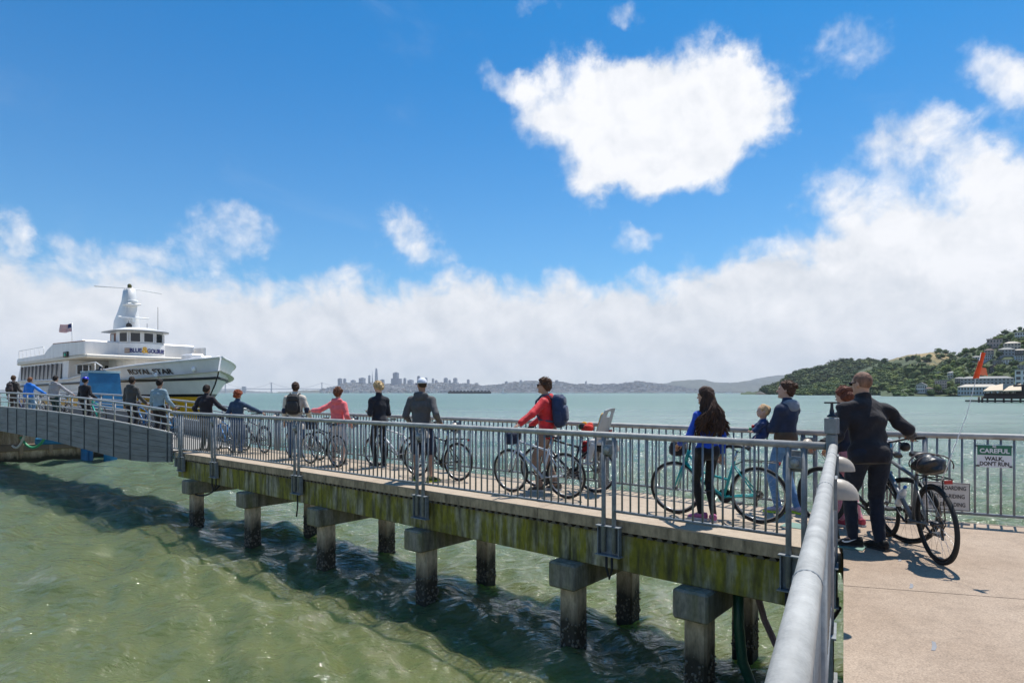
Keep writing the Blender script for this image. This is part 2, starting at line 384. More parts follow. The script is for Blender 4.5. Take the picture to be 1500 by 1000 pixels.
TOWERC = [paint((.16,.19,.25), .6), paint((.24,.27,.33), .6), paint((.34,.36,.40), .6), paint((.13,.15,.20), .5)]
def tower(x0, x1, ytop, kind, label, ci, depth=.5):
    D = D_CITY - 250 + 600*random.random(); w = (x1-x0)/F*D; top = CAMZ+(HOR-ytop)/F*D; X = ((x0+x1)/2-750)/F*D
    t = thing('skyscraper', label, 'skyscraper', (X, D, 0), -.35, 'towers of the far skyline')
    m = MB(); dp = w*.8; wd = w*.78
    if kind == 'pyramid':
        m.box((0,0,top/2), (wd, wd, top), taper=.04); m.build('wall', TOWERC[ci], t)
        MB().box((0,0,top*.92), (wd*.10, wd*.16, top*.16)).build('spire', TOWERC[2], t)
    elif kind == 'round':
        m.lathe([(wd*.5,0),(wd*.52,top*.5),(wd*.46,top*.75),(wd*.3,top*.95),(wd*.12,top)], 16); m.build('wall', TOWERC[ci], t)
        MB().lathe([(wd*.31,top*.948),(wd*.30,top*1.0),(.1,top*1.001)], 16).build('crown', TOWERC[2], t)
    else:
        m.box((0,0,top*.5), (wd, dp, top)); m.build('wall', TOWERC[ci], t)
        MB().box((wd*.05,0,top+top*.012), (wd*.5, dp*.5, top*.05)).build('penthouse', TOWERC[(ci+1) % 4], t)
        if kind == 'step':
            MB().box((0,0,top*.36), (wd*1.75, dp*1.3, top*.72)).build('podium', TOWERC[ci], t)
    nb = max(2, int(top/30))
    if kind != 'round' and kind != 'pyramid':
        for k in range(nb):
            MB().box((0, -dp*.5-.4, top*(k+.7)/(nb+.5)), (wd*.9, 1.0, top*.3/nb)).build('window_band', TOWERC[3], t)
    return t
TW = [(495,501,554.4,'box','twin slab tower at the left end of the far skyline',1),(503,507,554.7,'box','slim tower right beside the leftmost twin slab',1),(514,521,557,'box','low wide block left of the dark broad tower',2),
 (526,535,553.6,'box','broad flat topped tower left of the needle spire',1),(539.5,542.5,550,'box','slender dark tower just left of the needle spire',0),(543.6,547.4,544,'pyramid','needle thin pyramid tower beside the tallest tower',2),
 (548.4,554.2,539,'round','tallest bullet shaped tower of the far skyline',1),(557,563,556,'box','square tower right of the tallest bullet shaped one',0),(575.7,584,546,'step','dark bulky stepped tower, second tallest in the skyline',0),
 (584,589,555,'box','paler block leaning on the dark stepped tower',2),(591,595,554,'box','narrow tower right of the dark stepped tower',1),(597,606,556.5,'box','wide pale slab right of the narrow tower',2),
 (611,615.5,551,'box','dark tower showing above the white cap',0),(622,626,553.5,'box','slim tower right of the white cap',1),(632.5,636,554.5,'box','pale tower with pointed penthouse between two lower blocks',2),
 (637,641,557,'box','stubby block beside the pale pointed tower',1),(650,656,553.7,'box','grey hilltop apartment tower',1),(657,660.5,556.7,'box','short tower tucked against the grey hilltop one',2),
 (664,670,553.8,'step','pale stepped apartment tower above the moored barge',2),(684,688,556,'box','lone narrow tower above the moored barge',1),(695,701,561,'box','low hillside block above the barge end',2),
 (739.5,744,558.7,'box','small tower above the little sailboat',1),(752,757.6,559,'box','flat block left of the wooded hilltop',2),(761,765,557,'box','tower on the shoulder of the wooded hilltop',1),
 (804,809,556,'box','tower peeping over the red jacket man',1),(813,818,557,'box','block right of the red jacket man',0),(822,827,559.5,'box','low block down the slope from the red jacket man',2),(857,859.7,558.4,'box','thin lone tower above the grey child seat',2)]
for a in TW: tower(*a)

def boxes_stuff(name, items, mat_, label):
    "many small houses in one mesh with a colour each: items (x, y, z, w, d, h, rot, colour)"
    V = []; Fc = []; C = []
    for (x, y, z, w, d, h, r, c) in items:
        b = len(V); cr, sr = math.cos(r), math.sin(r)
        for zz in (z-h*.4, z+h):
            for u, v in ((-w,-d),(w,-d),(w,d),(-w,d)): V.append((x+(u*cr-v*sr)/2, y+(u*sr+v*cr)/2, zz))
        for f in ((4,5,6,7),(0,1,5,4),(1,2,6,5),(2,3,7,6),(3,0,4,7)): Fc.append(tuple(b+i for i in f))
        C += [c]*8
    me = bpy.data.meshes.new(name); me.from_pydata(V, [], Fc)
    ca = me.color_attributes.new('tint', 'FLOAT_COLOR', 'POINT'); ca.data.foreach_set('color', np.array([(*c, 1) for c in C], dtype=np.float32).ravel())
    o = obj(name, me, mat_); o['kind'] = 'stuff'; o['label'] = label; o['category'] = 'houses'; return o
TINTW = mat('far_house_walls', (1,1,1), .8, var=.0, attr='tint')
its = []
for i in range(6500):
    x = 470+random.random()**.9*560; v = random.random()**1.2*.98; p = surf_city(x, v)
    if x < 500 and v > .8: continue
    c = random.choice([(.55,.52,.48),(.62,.60,.57),(.38,.36,.34),(.46,.40,.34),(.30,.30,.31),(.22,.22,.22),(.50,.46,.44)])
    k = 1.6 if (500 < x < 700 and random.random() < .3) else 1
    its.append((p.x, p.y, p.z, 16+random.random()*22, 16+random.random()*16, (9+random.random()*10)*k, random.random()*.8-.4, c))
for i in range(260):
    x = 700+random.random()*430; D = 6260+random.random()*120
    c = random.choice([(.62,.55,.48),(.70,.66,.62),(.50,.44,.40)]); its.append(((x-750)/F*D, D, 3, 40+random.random()*90, 20, 6+random.random()*8, 0, c))
boxes_stuff('city_houses', its, TINTW, 'mass of small pale houses covering the far city hills')

# the suspension bridge far off to the left
def far_bridge():
    D = 9800.0; t = thing('suspension_bridge', 'hazy grey suspension bridge crossing the bay far behind the bow', 'bridge', (0, D, 0))
    X = lambda x: (x-750)/F*D
    zd = 62
    MB().box((X(398), 0, zd), (X(505)-X(290), 22, 9)).build('deck', TOWERC[1], t)
    xs = [330, 397.5, 471.5]
    for i, x in enumerate(xs):
        m = MB()
        for sx in (-9, 9): m.box((X(x), sx, 84), (9, 7, 168))
        for z in (70, 110, 150): m.box((X(x), 0, z), (8, 18, 7))
        m.build('tower', TOWERC[1], t)
    cb = MB()
    for a, b_ in ((330,397.5),(397.5,471.5),(471.5,505),(290,330)):
        pts = []
        for k in range(13):
            u = k/12; za = 165 if a in xs else 70; zb = 165 if b_ in xs else 70
            z = za*(1-u)+zb*u - (92*4*u*(1-u) if (a in xs and b_ in xs) else 20*u*(1-u)); pts.append((X(a)+(X(b_)-X(a))*u, 0, z))
        cb.tube(pts, 2.2, 5)
    cb.build('cable', TOWERC[1], t)
    MB().box((X(357.5), 0, 50), (X(360)-X(355), 40, 105)).build('anchorage', TOWERC[0], t)
far_bridge()

def far_barge():
    D = 2600.0; X = lambda x: (x-750)/F*D
    t = thing('barge', 'long low black barge moored far out below the city', 'barge', (X(688), D, 0))
    w = X(720)-X(657)
    MB().prism([(-w/2,0),(-w/2+6,-0),(w/2,0),(w/2,7),(w/2-6,8.5),(-w/2+4,8.5),(-w/2,7)], -9, 9, Matrix.Rotation(R(90), 4, 'X')).build('hull', paint((.015,.016,.018), .6), t)
    for k in range(12): MB().box((-w/2+10+k*(w-20)/11, 0, 10.5), (9, 8, 5)).build('hatch_cover', paint((.09,.09,.1), .6), t)
    t2 = thing('sailboat', 'tiny white sailboat right of the black barge', 'boat', ((738-750)/F*2400., 2400., 0))
    MB().prism([(-12,0),(12,0),(14,3),(-13,3)], -3, 3, Matrix.Rotation(R(90), 4, 'X')).build('hull', WHITE, t2)
    MB().tube([(0,0,2),(0,0,22)], .35, 6).build('mast', WHITE, t2)
    MB().prism([(0.3,5),(-9,5),(0.3,20)], -.15, .15, Matrix.Rotation(R(90), 4, 'X')).build('sail', WHITE, t2)
    MB().box((-3,0,4),(9,4,2.4)).build('cabin', WHITE, t2)
far_barge()

# ------------------------------------------------------------------ wooded headland
GROUNDM = mat('scrub_hillside', (.055,.075,.028), .95, var=.3, scale=.05)
def grass_mat():
    m, nt, b = new_mat('dry_grass_hillside'); N = nt.nodes; L = nt.links
    geo = N.new('ShaderNodeNewGeometry'); n = N.new('ShaderNodeTexNoise'); n.inputs['Scale'].default_value = .011; n.inputs['Detail'].default_value = 6; n.inputs['Roughness'].default_value = .6
    mp = N.new('ShaderNodeMapping'); mp.inputs['Scale'].default_value = (1, .35, 1.3); L.new(geo.outputs['Position'], mp.inputs[0]); L.new(mp.outputs[0], n.inputs['Vector'])
    rp = N.new('ShaderNodeValToRGB'); e = rp.color_ramp.elements; e[0].position = .44; e[0].color = (.055,.075,.03,1); e[1].position = .56; e[1].color = (.30,.22,.10,1)
    L.new(n.outputs[0], rp.inputs[0]); L.new(rp.outputs[0], b.inputs['Base Color']); b.inputs['Roughness'].default_value = .95
    return m
GRASSM = grass_mat()
hillC = ridge_hill('hill', [(1085,576),(1112,574.5),(1125,571),(1148,563),(1156,553),(1165,548),(1190,543),(1215,537),(1235,531),(1255,528),(1280,529),(1300,535),(1330,545),(1370,556)], lambda x: 1150, lambda x: 1400, GROUNDM, bump=5, seed=8, step=2)
hillB = ridge_hill('hill', [(1180,572),(1210,562),(1240,549),(1265,541),(1300,529),(1330,520),(1350,516.5),(1372,514.5),(1388,517),(1405,522),(1430,530),(1470,540),(1540,555)], lambda x: 820, lambda x: 1120, GRASSM, bump=6, seed=9, step=2)
hillA = ridge_hill('hill', [(1290,575),(1320,568),(1350,556),(1380,541),(1400,527),(1415,516),(1440,505),(1460,494),(1480,486),(1500,482),(1560,466),(1640,445),(1760,430),(1900,440)], lambda x: 560-40*(x-1400)/300, lambda x: 800-40*(x-1400)/300, GROUNDM, bump=4, seed=10, step=3)
ridge_hill('hill', [(1106,577),(1109,574),(1113,572.5),(1118,574.5),(1122,577)], lambda x: 1090, lambda x: 1120, paint((.06,.055,.045), .9), step=1, rows=6)

def clump_tree(seed, n=7):
    "lumpy crown of leaf clumps, unit height; returns verts, faces"
    g = np.random.default_rng(seed); bm = bmesh.new()
    for k in range(n):
        a = g.random()*6.28; rr = .26*math.sqrt(g.random()); z = .38+.5*g.random()*(1-.5*rr/.26); s = .17+.13*g.random()
        r = bmesh.ops.create_icosphere(bm, subdivisions=1, radius=s)
        for v in r['verts']:
            q = 1+.38*(g.random()-.5)
            v.co = Vector((v.co.x*q*1.1+rr*math.cos(a), v.co.y*q*1.1+rr*math.sin(a), v.co.z*q*.8+z))
    for k in range(46):                                  # ragged leaf sprays on the outline
        a = g.random()*6.28; el = g.random()*1.5-.2; d = .36+.1*g.random()
        c = Vector((d*math.cos(a)*math.cos(el), d*math.sin(a)*math.cos(el), .55+d*.9*math.sin(el)))
        vs = [bm.verts.new(c+Vector(g.normal(0, .055, 3))) for _ in range(3)]; bm.faces.new(vs)
    bm.verts.index_update(); V = np.array([v.co[:] for v in bm.verts]); Fc = [[v.index for v in f.verts] for f in bm.faces]; bm.free()
    return V, Fc
CROWNS = [clump_tree(100+i, 7) for i in range(5)]
def leaf_mat(name, attr=None, col=(.05,.085,.025)):
    m, nt, b = new_mat(name); N = nt.nodes; L = nt.links
    b.inputs['Roughness'].default_value = .85; b.inputs['Specular IOR Level'].default_value = .2
    if attr:
        a = N.new('ShaderNodeAttribute'); a.attribute_name = attr; base = a.outputs['Color']
    else:
        oi = N.new('ShaderNodeObjectInfo'); rp = N.new('ShaderNodeValToRGB'); e = rp.color_ramp.elements
        e[0].color = (.042,.066,.024,1); e[1].color = (.135,.170,.040,1); L.new(oi.outputs['Random'], rp.inputs[0]); base = rp.outputs[0]
    n = N.new('ShaderNodeTexNoise'); n.inputs['Scale'].default_value = .45; n.inputs['Detail'].default_value = 4; geo = N.new('ShaderNodeNewGeometry'); L.new(geo.outputs['Position'], n.inputs['Vector'])
    mr = N.new('ShaderNodeMapRange'); L.new(n.outputs[0], mr.inputs[0]); mr.inputs[1].default_value = .3; mr.inputs[2].default_value = .7; mr.inputs[3].default_value = .6; mr.inputs[4].default_value = 1.45
    mx = N.new('ShaderNodeVectorMath'); mx.operation = 'SCALE'; L.new(base, mx.inputs[0]); L.new(mr.outputs[0], mx.inputs['Scale']); L.new(mx.outputs[0], b.inputs['Base Color'])
    return m
WOODM = leaf_mat('wood_foliage', 'tint'); TREEM = leaf_mat('tree_foliage')
BARK = paint((.07,.05,.035), .9)
HOUSE_AT = []
def hidden_house(hl, x, v):
    return any(h[0] is hl and abs(x-h[1]) < h[3]*.5 and h[2]-.07 < v < h[2]+.04 for h in HOUSE_AT)
def find_v(hl, x, y):
    best = (9e9, 0)
    for k in range(101):
        p = hl(x, k/100); e = abs(HOR-(p.z-CAMZ)/p.y*F-y); best = min(best, (e, k/100))
    return best[1]
def wood():
    V = []; Fc = []; C = []; nv = 0
    def put(p, h, c):
        nonlocal nv
        CV, CF = random.choice(CROWNS); a = random.random()*6.28; ca, sa = math.cos(a), math.sin(a)
        w = h*(1.0+.5*random.random()); v = CV*np.array([w, w, h]); x = v[:, 0]*ca-v[:, 1]*sa; y = v[:, 0]*sa+v[:, 1]*ca
        V.append(np.stack([x+p.x, y+p.y, v[:, 2]+p.z-h*.28], -1)); Fc.extend([[i+nv for i in f] for f in CF]); nv += len(v); C.append(np.repeat(np.array([[*c, 1.0]]), len(v), 0))
    def tone(k): 
        r = random.random()
        if r < .62: c = (.048,.078,.028)
        elif r < .85: c = (.080,.115,.034)
        else: c = (.135,.160,.045)
        q = k*(.8+.4*random.random()); return tuple(u*q for u in c)
    for i in range(620): x = 1118+random.random()*190; put(hillC(x, .02+.98*random.random()), 10+10*random.random(), tone(.75))
    n = 0
    for i in range(1400):
        x = 1170+random.random()*300; v = random.random()**1.6
        if v > .50+.16*math.sin(x*.05)+.1*random.random() and not (x < 1235): 
            if random.random() > .10: continue
        if not hidden_house(hillB, x, v): put(hillB(x, v*.97+.01), 6+7*random.random(), tone(1.05))
    for i in range(640):
        x = 1300+random.random()*420; v = .03+.97*random.random()
        if not hidden_house(hillA, x, v): put(hillA(x, v), 4.5+4.5*random.random(), tone(1.2))
    V = np.concatenate(V); C = np.concatenate(C)
    me = bpy.data.meshes.new('wood'); me.from_pydata(V.tolist(), [], Fc)
    ca = me.color_attributes.new('tint', 'FLOAT_COLOR', 'POINT'); ca.data.foreach_set('color', C.astype(np.float32).ravel())
    o = obj('wood', me, WOODM); o['kind'] = 'stuff'; o['label'] = 'dense green wood covering the headland slopes'; o['category'] = 'wood'
CROWN_ME = []
for V_, F_ in CROWNS:
    me = bpy.data.meshes.new('crown'); me.from_pydata(V_.tolist(), [], F_); me.materials.append(TREEM); CROWN_ME.append(me)
_tb = MB(); _tb.tube([(0,0,-.1),(.01,0,.3),(0,.01,.6)], [.035,.028,.012], 7); _tb.tube([(.005,0,.28),(.12,.04,.52)], [.018,.008], 5); _tb.tube([(.005,0,.32),(-.1,-.06,.55)], [.016,.008], 5)
TRUNK_ME = _tb.mesh('trunk'); TRUNK_ME.materials.append(BARK)
def tree(p, h, w, label):
    t = thing('hillside_tree', label, 'tree', p, random.random()*6.28, 'trees standing out among the hillside houses')
    t.scale = (w, w, h)
    obj('crown', random.choice(CROWN_ME), None, t); obj('trunk', TRUNK_ME, None, t)
def hill_trees():
  for i in range(64):
    x = 1345+random.random()*165; v = .05+.9*random.random()
    if hidden_house(hillA, x, v): continue
    tree(hillA(x, v)-Vector((0,0,1.0)), 6.5+5*random.random(), 8+5*random.random(), 'rounded green tree growing between the houses on the steep hillside')
for (x, v, h, w, l) in [(1392,.02,9,13,'bright yellow green bushy tree on the shore beside the long grey waterfront block'),(1399,.03,11,13,'bright yellow green tree, taller of the pair beside the long grey waterfront block')]:
    tree(hillA(x, v)-Vector((0,0,.6)), h, w, l)
tree(hillB(1345,.05), 40, 34, 'tall dark cypress like tree rising above the shore cottages')
for x in (1300,1310,1322,1330): tree(hillB(x,.03), 17, 22, 'broad light green tree on the shore below the dry grass hill')

# ------------------------------------------------------------------ hillside houses
HW = {'white':paint((.66,.65,.63),.7),'grey':paint((.24,.27,.29),.7),'brown':paint((.12,.075,.05),.75),'cream':paint((.58,.47,.37),.7),'blue':paint((.32,.40,.45),.7),'dark':paint((.06,.05,.05),.7),'pink':paint((.45,.33,.29),.7)}
HROOF = [mat('shingle_roof', (.30,.29,.27), .85, var=.2, scale=.8), mat('brown_roof', (.15,.11,.085), .85, var=.2, scale=.8), mat('pale_roof', (.52,.46,.38), .8, var=.12, scale=.5)]
GLASSD = paint((.03,.04,.05), .12); TRIMW = paint((.70,.69,.66), .6)
def house(xc, ybase, w_px, h_px, D, wall, roof, rt, label, floors=2, cols=4, balcony=False, yaw=None):
    p = px(xc, ybase, D); w = w_px/F*D; h = h_px/F*D; d = w*.62 if w < 18 else 11
    if p.z < .5: p.z = .3
    t = thing('hillside_house', label, 'house', p, -math.atan2(p.x, p.y)+(random.uniform(-.25,.25) if yaw is None else yaw), 'houses on the headland')
    dn = 4.5 if ybase < 574 else .4
    MB().box((0,0,(h-dn)/2), (w, d, h+dn)).build('wall', HW[wall], t)
    if rt == 'flat':
        MB().box((0,0,h+.25), (w+.9, d+.9, .5)).build('roof', HROOF[roof], t)
    elif rt == 'gable':
        rf = MB().prism([(-w/2-.5,0),(w/2+.5,0),(0,h*.38)], -d/2-.5, d/2+.5, Matrix.Translation((0,0,h+.02)) @ Matrix.Rotation(R(90), 4, 'X')).build('roof', HROOF[roof], t)
        MB().box((w*.22,d*.1,h+h*.3), (.8,.8,1.6)).build('chimney', HW['brown'], rf)
    else:
        m = MB(); e = .6; z0 = h+.02; z1 = h+min(2.4, h*.32); r = max(.2, w/2-d/2)
        m.add([(-w/2-e,-d/2-e,z0),(w/2+e,-d/2-e,z0),(w/2+e,d/2+e,z0),(-w/2-e,d/2+e,z0),(-r,0,z1),(r,0,z1)], [(0,1,5,4),(1,2,5),(2,3,4,5),(3,0,4),(0,3,2,1)])
        m.build('roof', HROOF[roof], t)
    fh = h/floors
    for f in range(floors):
        for c in range(cols):
            x = -w/2+w*(c+.5)/cols; ww = w/cols*.62; z = fh*(f+.52)
            wn = MB().box((x,-d/2-.06,z), (ww+.35, .12, fh*.56+.3)).build('window', TRIMW, t)
            MB().box((x,-d/2-.14,z), (ww, .06, fh*.56)).build('pane', GLASSD, wn)
        if balcony and f > 0:
            MB().box((0,-d/2-.75,fh*f-.02), (w+.4, 1.5, .25)).build('balcony', TRIMW, t)
            MB().box((0,-d/2-1.45,fh*f+.55), (w+.4, .08, .8)).build('balustrade', HW[wall], t)
    return t
HS = [(1331,577,9,8,800,'white',0,'hip','small white cottage at the shore under the dark cypress'),(1326,575,6,6,830,'cream',0,'hip','tiny cream cottage behind the small white shore cottage'),
 (1350,575,13,11,640,'white',0,'gable','white gabled shore house with pale grey roof'),(1361,576,9,7,620,'grey',1,'hip','low grey shore house beside the white gabled one'),
 (1378,574,14,16,610,'pink',0,'flat','four storey balconied apartment house at the shore beside bright trees'),(1394,553,9,7,640,'white',0,'hip','pale house half hidden in trees above the balconied apartments'),
 (1385,563,13,6,640,'dark',0,'flat','dark low house just above the balconied apartments'),(1407,560,12,6,620,'brown',0,'hip','brown house above the long grey waterfront block'),
 (1455,546,15,8,640,'dark',1,'gable','dark timber chalet below the terrace of white houses'),(1457,509,18,12,700,'pink',1,'flat','large rosy brown house standing high on the hill'),
 (1482,512,19,9,700,'cream',2,'hip','wide cream house with terracotta roof high on the hill'),(1449,521,11,8,680,'pink',1,'hip','rosy house with brown roof behind the orange pennant'),
 (1447,528,12,8,660,'blue',0,'flat','pale blue house on the slope right of the orange pennant'),(1474,521,19,9,670,'grey',0,'hip','grey house with wide hip roof mid slope'),
 (1494,519,16,6,670,'dark',2,'hip','dark house with tan hip roof beside the grey hip roofed one'),(1463,534,13,6,650,'dark',0,'flat','dark house with flat pale roof mid slope'),
 (1476,532,11,5,650,'white',0,'flat','low white house beside the dark flat roofed one'),(1495,528,14,7,650,'blue',0,'flat','pale blue house with white trim on the slope'),
 (1497,497,15,10,740,'white',0,'flat','white house near the top of the hill'),(1498,541,11,6,640,'grey',0,'flat','small grey house low on the slope'),
 (1431,529,10,6,680,'white',0,'hip','small white house among trees left of the orange pennant'),(1376,551,8,5,680,'cream',0,'gable','little cream house alone in the trees')]
for a in HS:
    hl = hillA if a[0] >= 1342 else hillB; v_ = find_v(hl, a[0], a[1]); HOUSE_AT.append((hl, a[0], v_, a[2])); a = a[:4]+(max(60, hl(a[0], v_).y),)+a[5:]
    fl = 4 if 'four storey' in a[8] else 2; cl = 3 if a[2] < 12 else 5
    house(*a, floors=fl, cols=cl, balcony=('balconied apartment' in a[8]))
house(1434,578.5,50,12,545,'blue',2,'hip','long low grey blue waterfront block with shingled roof',2,14,yaw=.0)
house(1445,563,62,9,570,'grey',0,'hip','long grey block with pale roof behind the waterfront one',2,14,yaw=.0)
house(1497,566,16,24,400,'white',0,'flat','tall plain white building beside the pier restaurant',3,2,yaw=.0)

HOUSE_AT.append((hillA, 1434, .02, 50)); HOUSE_AT.append((hillA, 1445, .10, 62))
wood(); hill_trees()
def restaurant():
    D = 215.; o = px(1478, 590, D); o.z = 0
    t = thing('pier_restaurant', 'dark timber restaurant on piles over the water with cream awnings', 'restaurant', o, -math.atan2(o.x, o.y))
    k = D/F; X = lambda x: (x-1478)*k; Z = lambda y: CAMZ-(y-HOR)*k
    DW = paint((.055,.035,.028), .7); AW = paint((.62,.50,.36), .8)
    MB().bbox((X(1475),6,Z(582)), (X(1502)-X(1448),14,.9), .05).build('platform', DW, t)
    MB().box((X(1468),3,.55), (X(1510)-X(1427),10,.5)).build('float', paint((.05,.045,.04), .8), t)
    for x in (1453,1462,1472,1481,1491): MB().tube([(X(x),1,-2),(X(x),1,Z(583))], .28, 8).build('pile', DW, t)
    for x in (1443,1447): MB().tube([(X(x),-1,-2),(X(x),-1,Z(581))], .33, 8).build('mooring_pile', DW, t)
    MB().box((X(1492),8,(Z(581)+Z(563))/2), (X(1500)-X(1482),10,Z(563)-Z(581))).build('wall', HW['dark'], t)
    for i in range(7):
        x = 1451+i*5.6; MB().box((X(x),.4,(Z(581)+Z(570))/2), (.25,.25,Z(570)-Z(581))).build('post', DW, t)
    MB().box((X(1471),.5,Z(578)), (X(1493)-X(1449),.15,1.0)).build('railing', DW, t)
    for (a, b_, c) in ((1448,1471,0),(1471,1492,1)):
        M4 = MB(); z0 = Z(572); z1 = Z(564)
        M4.add([(X(a),-1.2,z0),(X(b_),-1.2,z0+.2),(X(b_),6,z1+.6),(X(a+7),6,z1-.3),(X(a),-1.2,z0-.35),(X(b_),-1.2,z0-.15),(X(b_),6,z1+.35),(X(a+7),6,z1-.6)], [(0,1,2,3),(7,6,5,4),(0,4,5,1),(1,5,6,2),(2,6,7,3),(3,7,4,0)]).build('awning', AW, t)
    for i in range(5): MB().box((X(1453+i*7.6),2.5,Z(575)), (4.6*k,.1,6.2*k)).build('window', TRIMW, t)
restaurant()
# ------------------------------------------------------------------ concrete
def deck_mat(name, c1, c2, speck=.5, stain=.35):
    m, nt, b = new_mat(name); N = nt.nodes; L = nt.links
    geo = N.new('ShaderNodeNewGeometry')
    def nz(s, d, r=.6):
        n = N.new('ShaderNodeTexNoise'); n.inputs['Scale'].default_value = s; n.inputs['Detail'].default_value = d; n.inputs['Roughness'].default_value = r; L.new(geo.outputs['Position'], n.inputs['Vector']); return n.outputs[0]
    big = nz(.9, 6); fine = nz(95, 3, .7); mid = nz(7, 5)
    rp = N.new('ShaderNodeValToRGB'); e = rp.color_ramp.elements; e[0].position = .3; e[0].color = (*c1, 1); e[1].position = .7; e[1].color = (*c2, 1); L.new(big, rp.inputs[0])
    f = N.new('ShaderNodeMapRange'); L.new(fine, f.inputs[0]); f.inputs[1].default_value = .32; f.inputs[2].default_value = .68; f.inputs[3].default_value = 1-speck; f.inputs[4].default_value = 1+speck
    g = N.new('ShaderNodeMapRange'); L.new(mid, g.inputs[0]); g.inputs[1].default_value = .3; g.inputs[2].default_value = .55; g.inputs[3].default_value = 1-stain; g.inputs[4].default_value = 1
    mu = N.new('ShaderNodeMath'); mu.operation = 'MULTIPLY'; L.new(f.outputs[0], mu.inputs[0]); L.new(g.outputs[0], mu.inputs[1])
    sc = N.new('ShaderNodeVectorMath'); sc.operation = 'SCALE'; L.new(rp.outputs[0], sc.inputs[0]); L.new(mu.outputs[0], sc.inputs['Scale']); L.new(sc.outputs[0], b.inputs['Base Color'])
    b.inputs['Roughness'].default_value = .88; b.inputs['Specular IOR Level'].default_value = .25
    bp = N.new('ShaderNodeBump'); bp.inputs['Strength'].default_value = .5; bp.inputs['Distance'].default_value = .006; L.new(fine, bp.inputs['Height']); L.new(bp.outputs[0], b.inputs['Normal'])
    return m
WHARFM = deck_mat('exposed_aggregate', (.315,.235,.172), (.40,.31,.235), .30, .15)
PIERDECKM = deck_mat('pier_concrete', (.38,.30,.225), (.45,.37,.285), .16, .15)
def streaky(name, c_dry, c_moss, c_dark, moss=.5, wet=None):
    "old concrete with runs of algae; wet = height of the dark tide band"
    m, nt, b = new_mat(name); N = nt.nodes; L = nt.links
    tc = N.new('ShaderNodeTexCoord'); 
    def nz(s, d, st, src='Object'):
        mp = N.new('ShaderNodeMapping'); mp.inputs['Scale'].default_value = st; L.new(tc.outputs[src], mp.inputs[0])
        n = N.new('ShaderNodeTexNoise'); n.inputs['Scale'].default_value = s; n.inputs['Detail'].default_value = 6; n.inputs['Roughness'].default_value = .6; L.new(mp.outputs[0], n.inputs['Vector']); return n.outputs[0]
    run = nz(7.5, 6, (1, 1, .14)); patch = nz(1.7, 5, (1, 1, .8)); gr = nz(22, 4, (1, 1, .5))
    a = N.new('ShaderNodeMath'); a.operation = 'MULTIPLY_ADD'; L.new(patch, a.inputs[0]); a.inputs[1].default_value = .8; L.new(run, a.inputs[2])
    r1 = N.new('ShaderNodeMapRange'); L.new(a.outputs[0], r1.inputs[0]); r1.inputs[1].default_value = 1.02-.42*moss; r1.inputs[2].default_value = 1.36-.42*moss
    m1 = N.new('ShaderNodeMix'); m1.data_type = 'RGBA'; L.new(r1.outputs[0], m1.inputs['Factor']); m1.inputs[6].default_value = (*c_dry, 1); m1.inputs[7].default_value = (*c_moss, 1)
    r2 = N.new('ShaderNodeMapRange'); L.new(nz(9.0, 6, (1, 1, .16)), r2.inputs[0]); r2.inputs[1].default_value = .42; r2.inputs[2].default_value = .70
    m2 = N.new('ShaderNodeMix'); m2.data_type = 'RGBA'; L.new(r2.outputs[0], m2.inputs['Factor']); L.new(m1.outputs[2], m2.inputs[6]); m2.inputs[7].default_value = (*c_dark, 1)
    src = m2.outputs[2]
    if wet is not None:
        geo = N.new('ShaderNodeNewGeometry'); sp = N.new('ShaderNodeSeparateXYZ'); L.new(geo.outputs['Position'], sp.inputs[0])
        ad = N.new('ShaderNodeMath'); ad.operation = 'MULTIPLY_ADD'; L.new(nz(6, 4, (1, 1, .4)), ad.inputs[0]); ad.inputs[1].default_value = -.45; L.new(sp.outputs[2], ad.inputs[2])
        r3 = N.new('ShaderNodeMapRange'); L.new(ad.outputs[0], r3.inputs[0]); r3.inputs[1].default_value = wet-.42; r3.inputs[2].default_value = wet-.12; r3.inputs[3].default_value = 1; r3.inputs[4].default_value = 0
        m3 = N.new('ShaderNodeMix'); m3.data_type = 'RGBA'; L.new(r3.outputs[0], m3.inputs['Factor']); L.new(src, m3.inputs[6]); m3.inputs[7].default_value = (.035,.032,.022,1); src = m3.outputs[2]
    mm = N.new('ShaderNodeMapRange'); L.new(gr, mm.inputs[0]); mm.inputs[1].default_value = .3; mm.inputs[2].default_value = .7; mm.inputs[3].default_value = .75; mm.inputs[4].default_value = 1.25
    sc = N.new('ShaderNodeVectorMath'); sc.operation = 'SCALE'; L.new(src, sc.inputs[0]); L.new(mm.outputs[0], sc.inputs['Scale']); L.new(sc.outputs[0], b.inputs['Base Color'])
    b.inputs['Roughness'].default_value = .85
    bp = N.new('ShaderNodeBump'); bp.inputs['Strength'].default_value = .5; bp.inputs['Distance'].default_value = .012; L.new(gr, bp.inputs['Height']); L.new(bp.outputs[0], b.inputs['Normal'])
    return m
BEAMM = streaky('mossy_beam', (.44,.41,.34), (.225,.205,.018), (.050,.046,.022), .95)
CAPM = streaky('pile_cap_concrete', (.27,.25,.20), (.16,.155,.06), (.11,.10,.07), .4)
PILEM = streaky('tide_marked_pile', (.58,.47,.33), (.38,.31,.19), (.27,.22,.14), .2, wet=.60)
SLABM = streaky('slab_edge', (.44,.335,.215), (.33,.25,.14), (.17,.13,.08), .15)

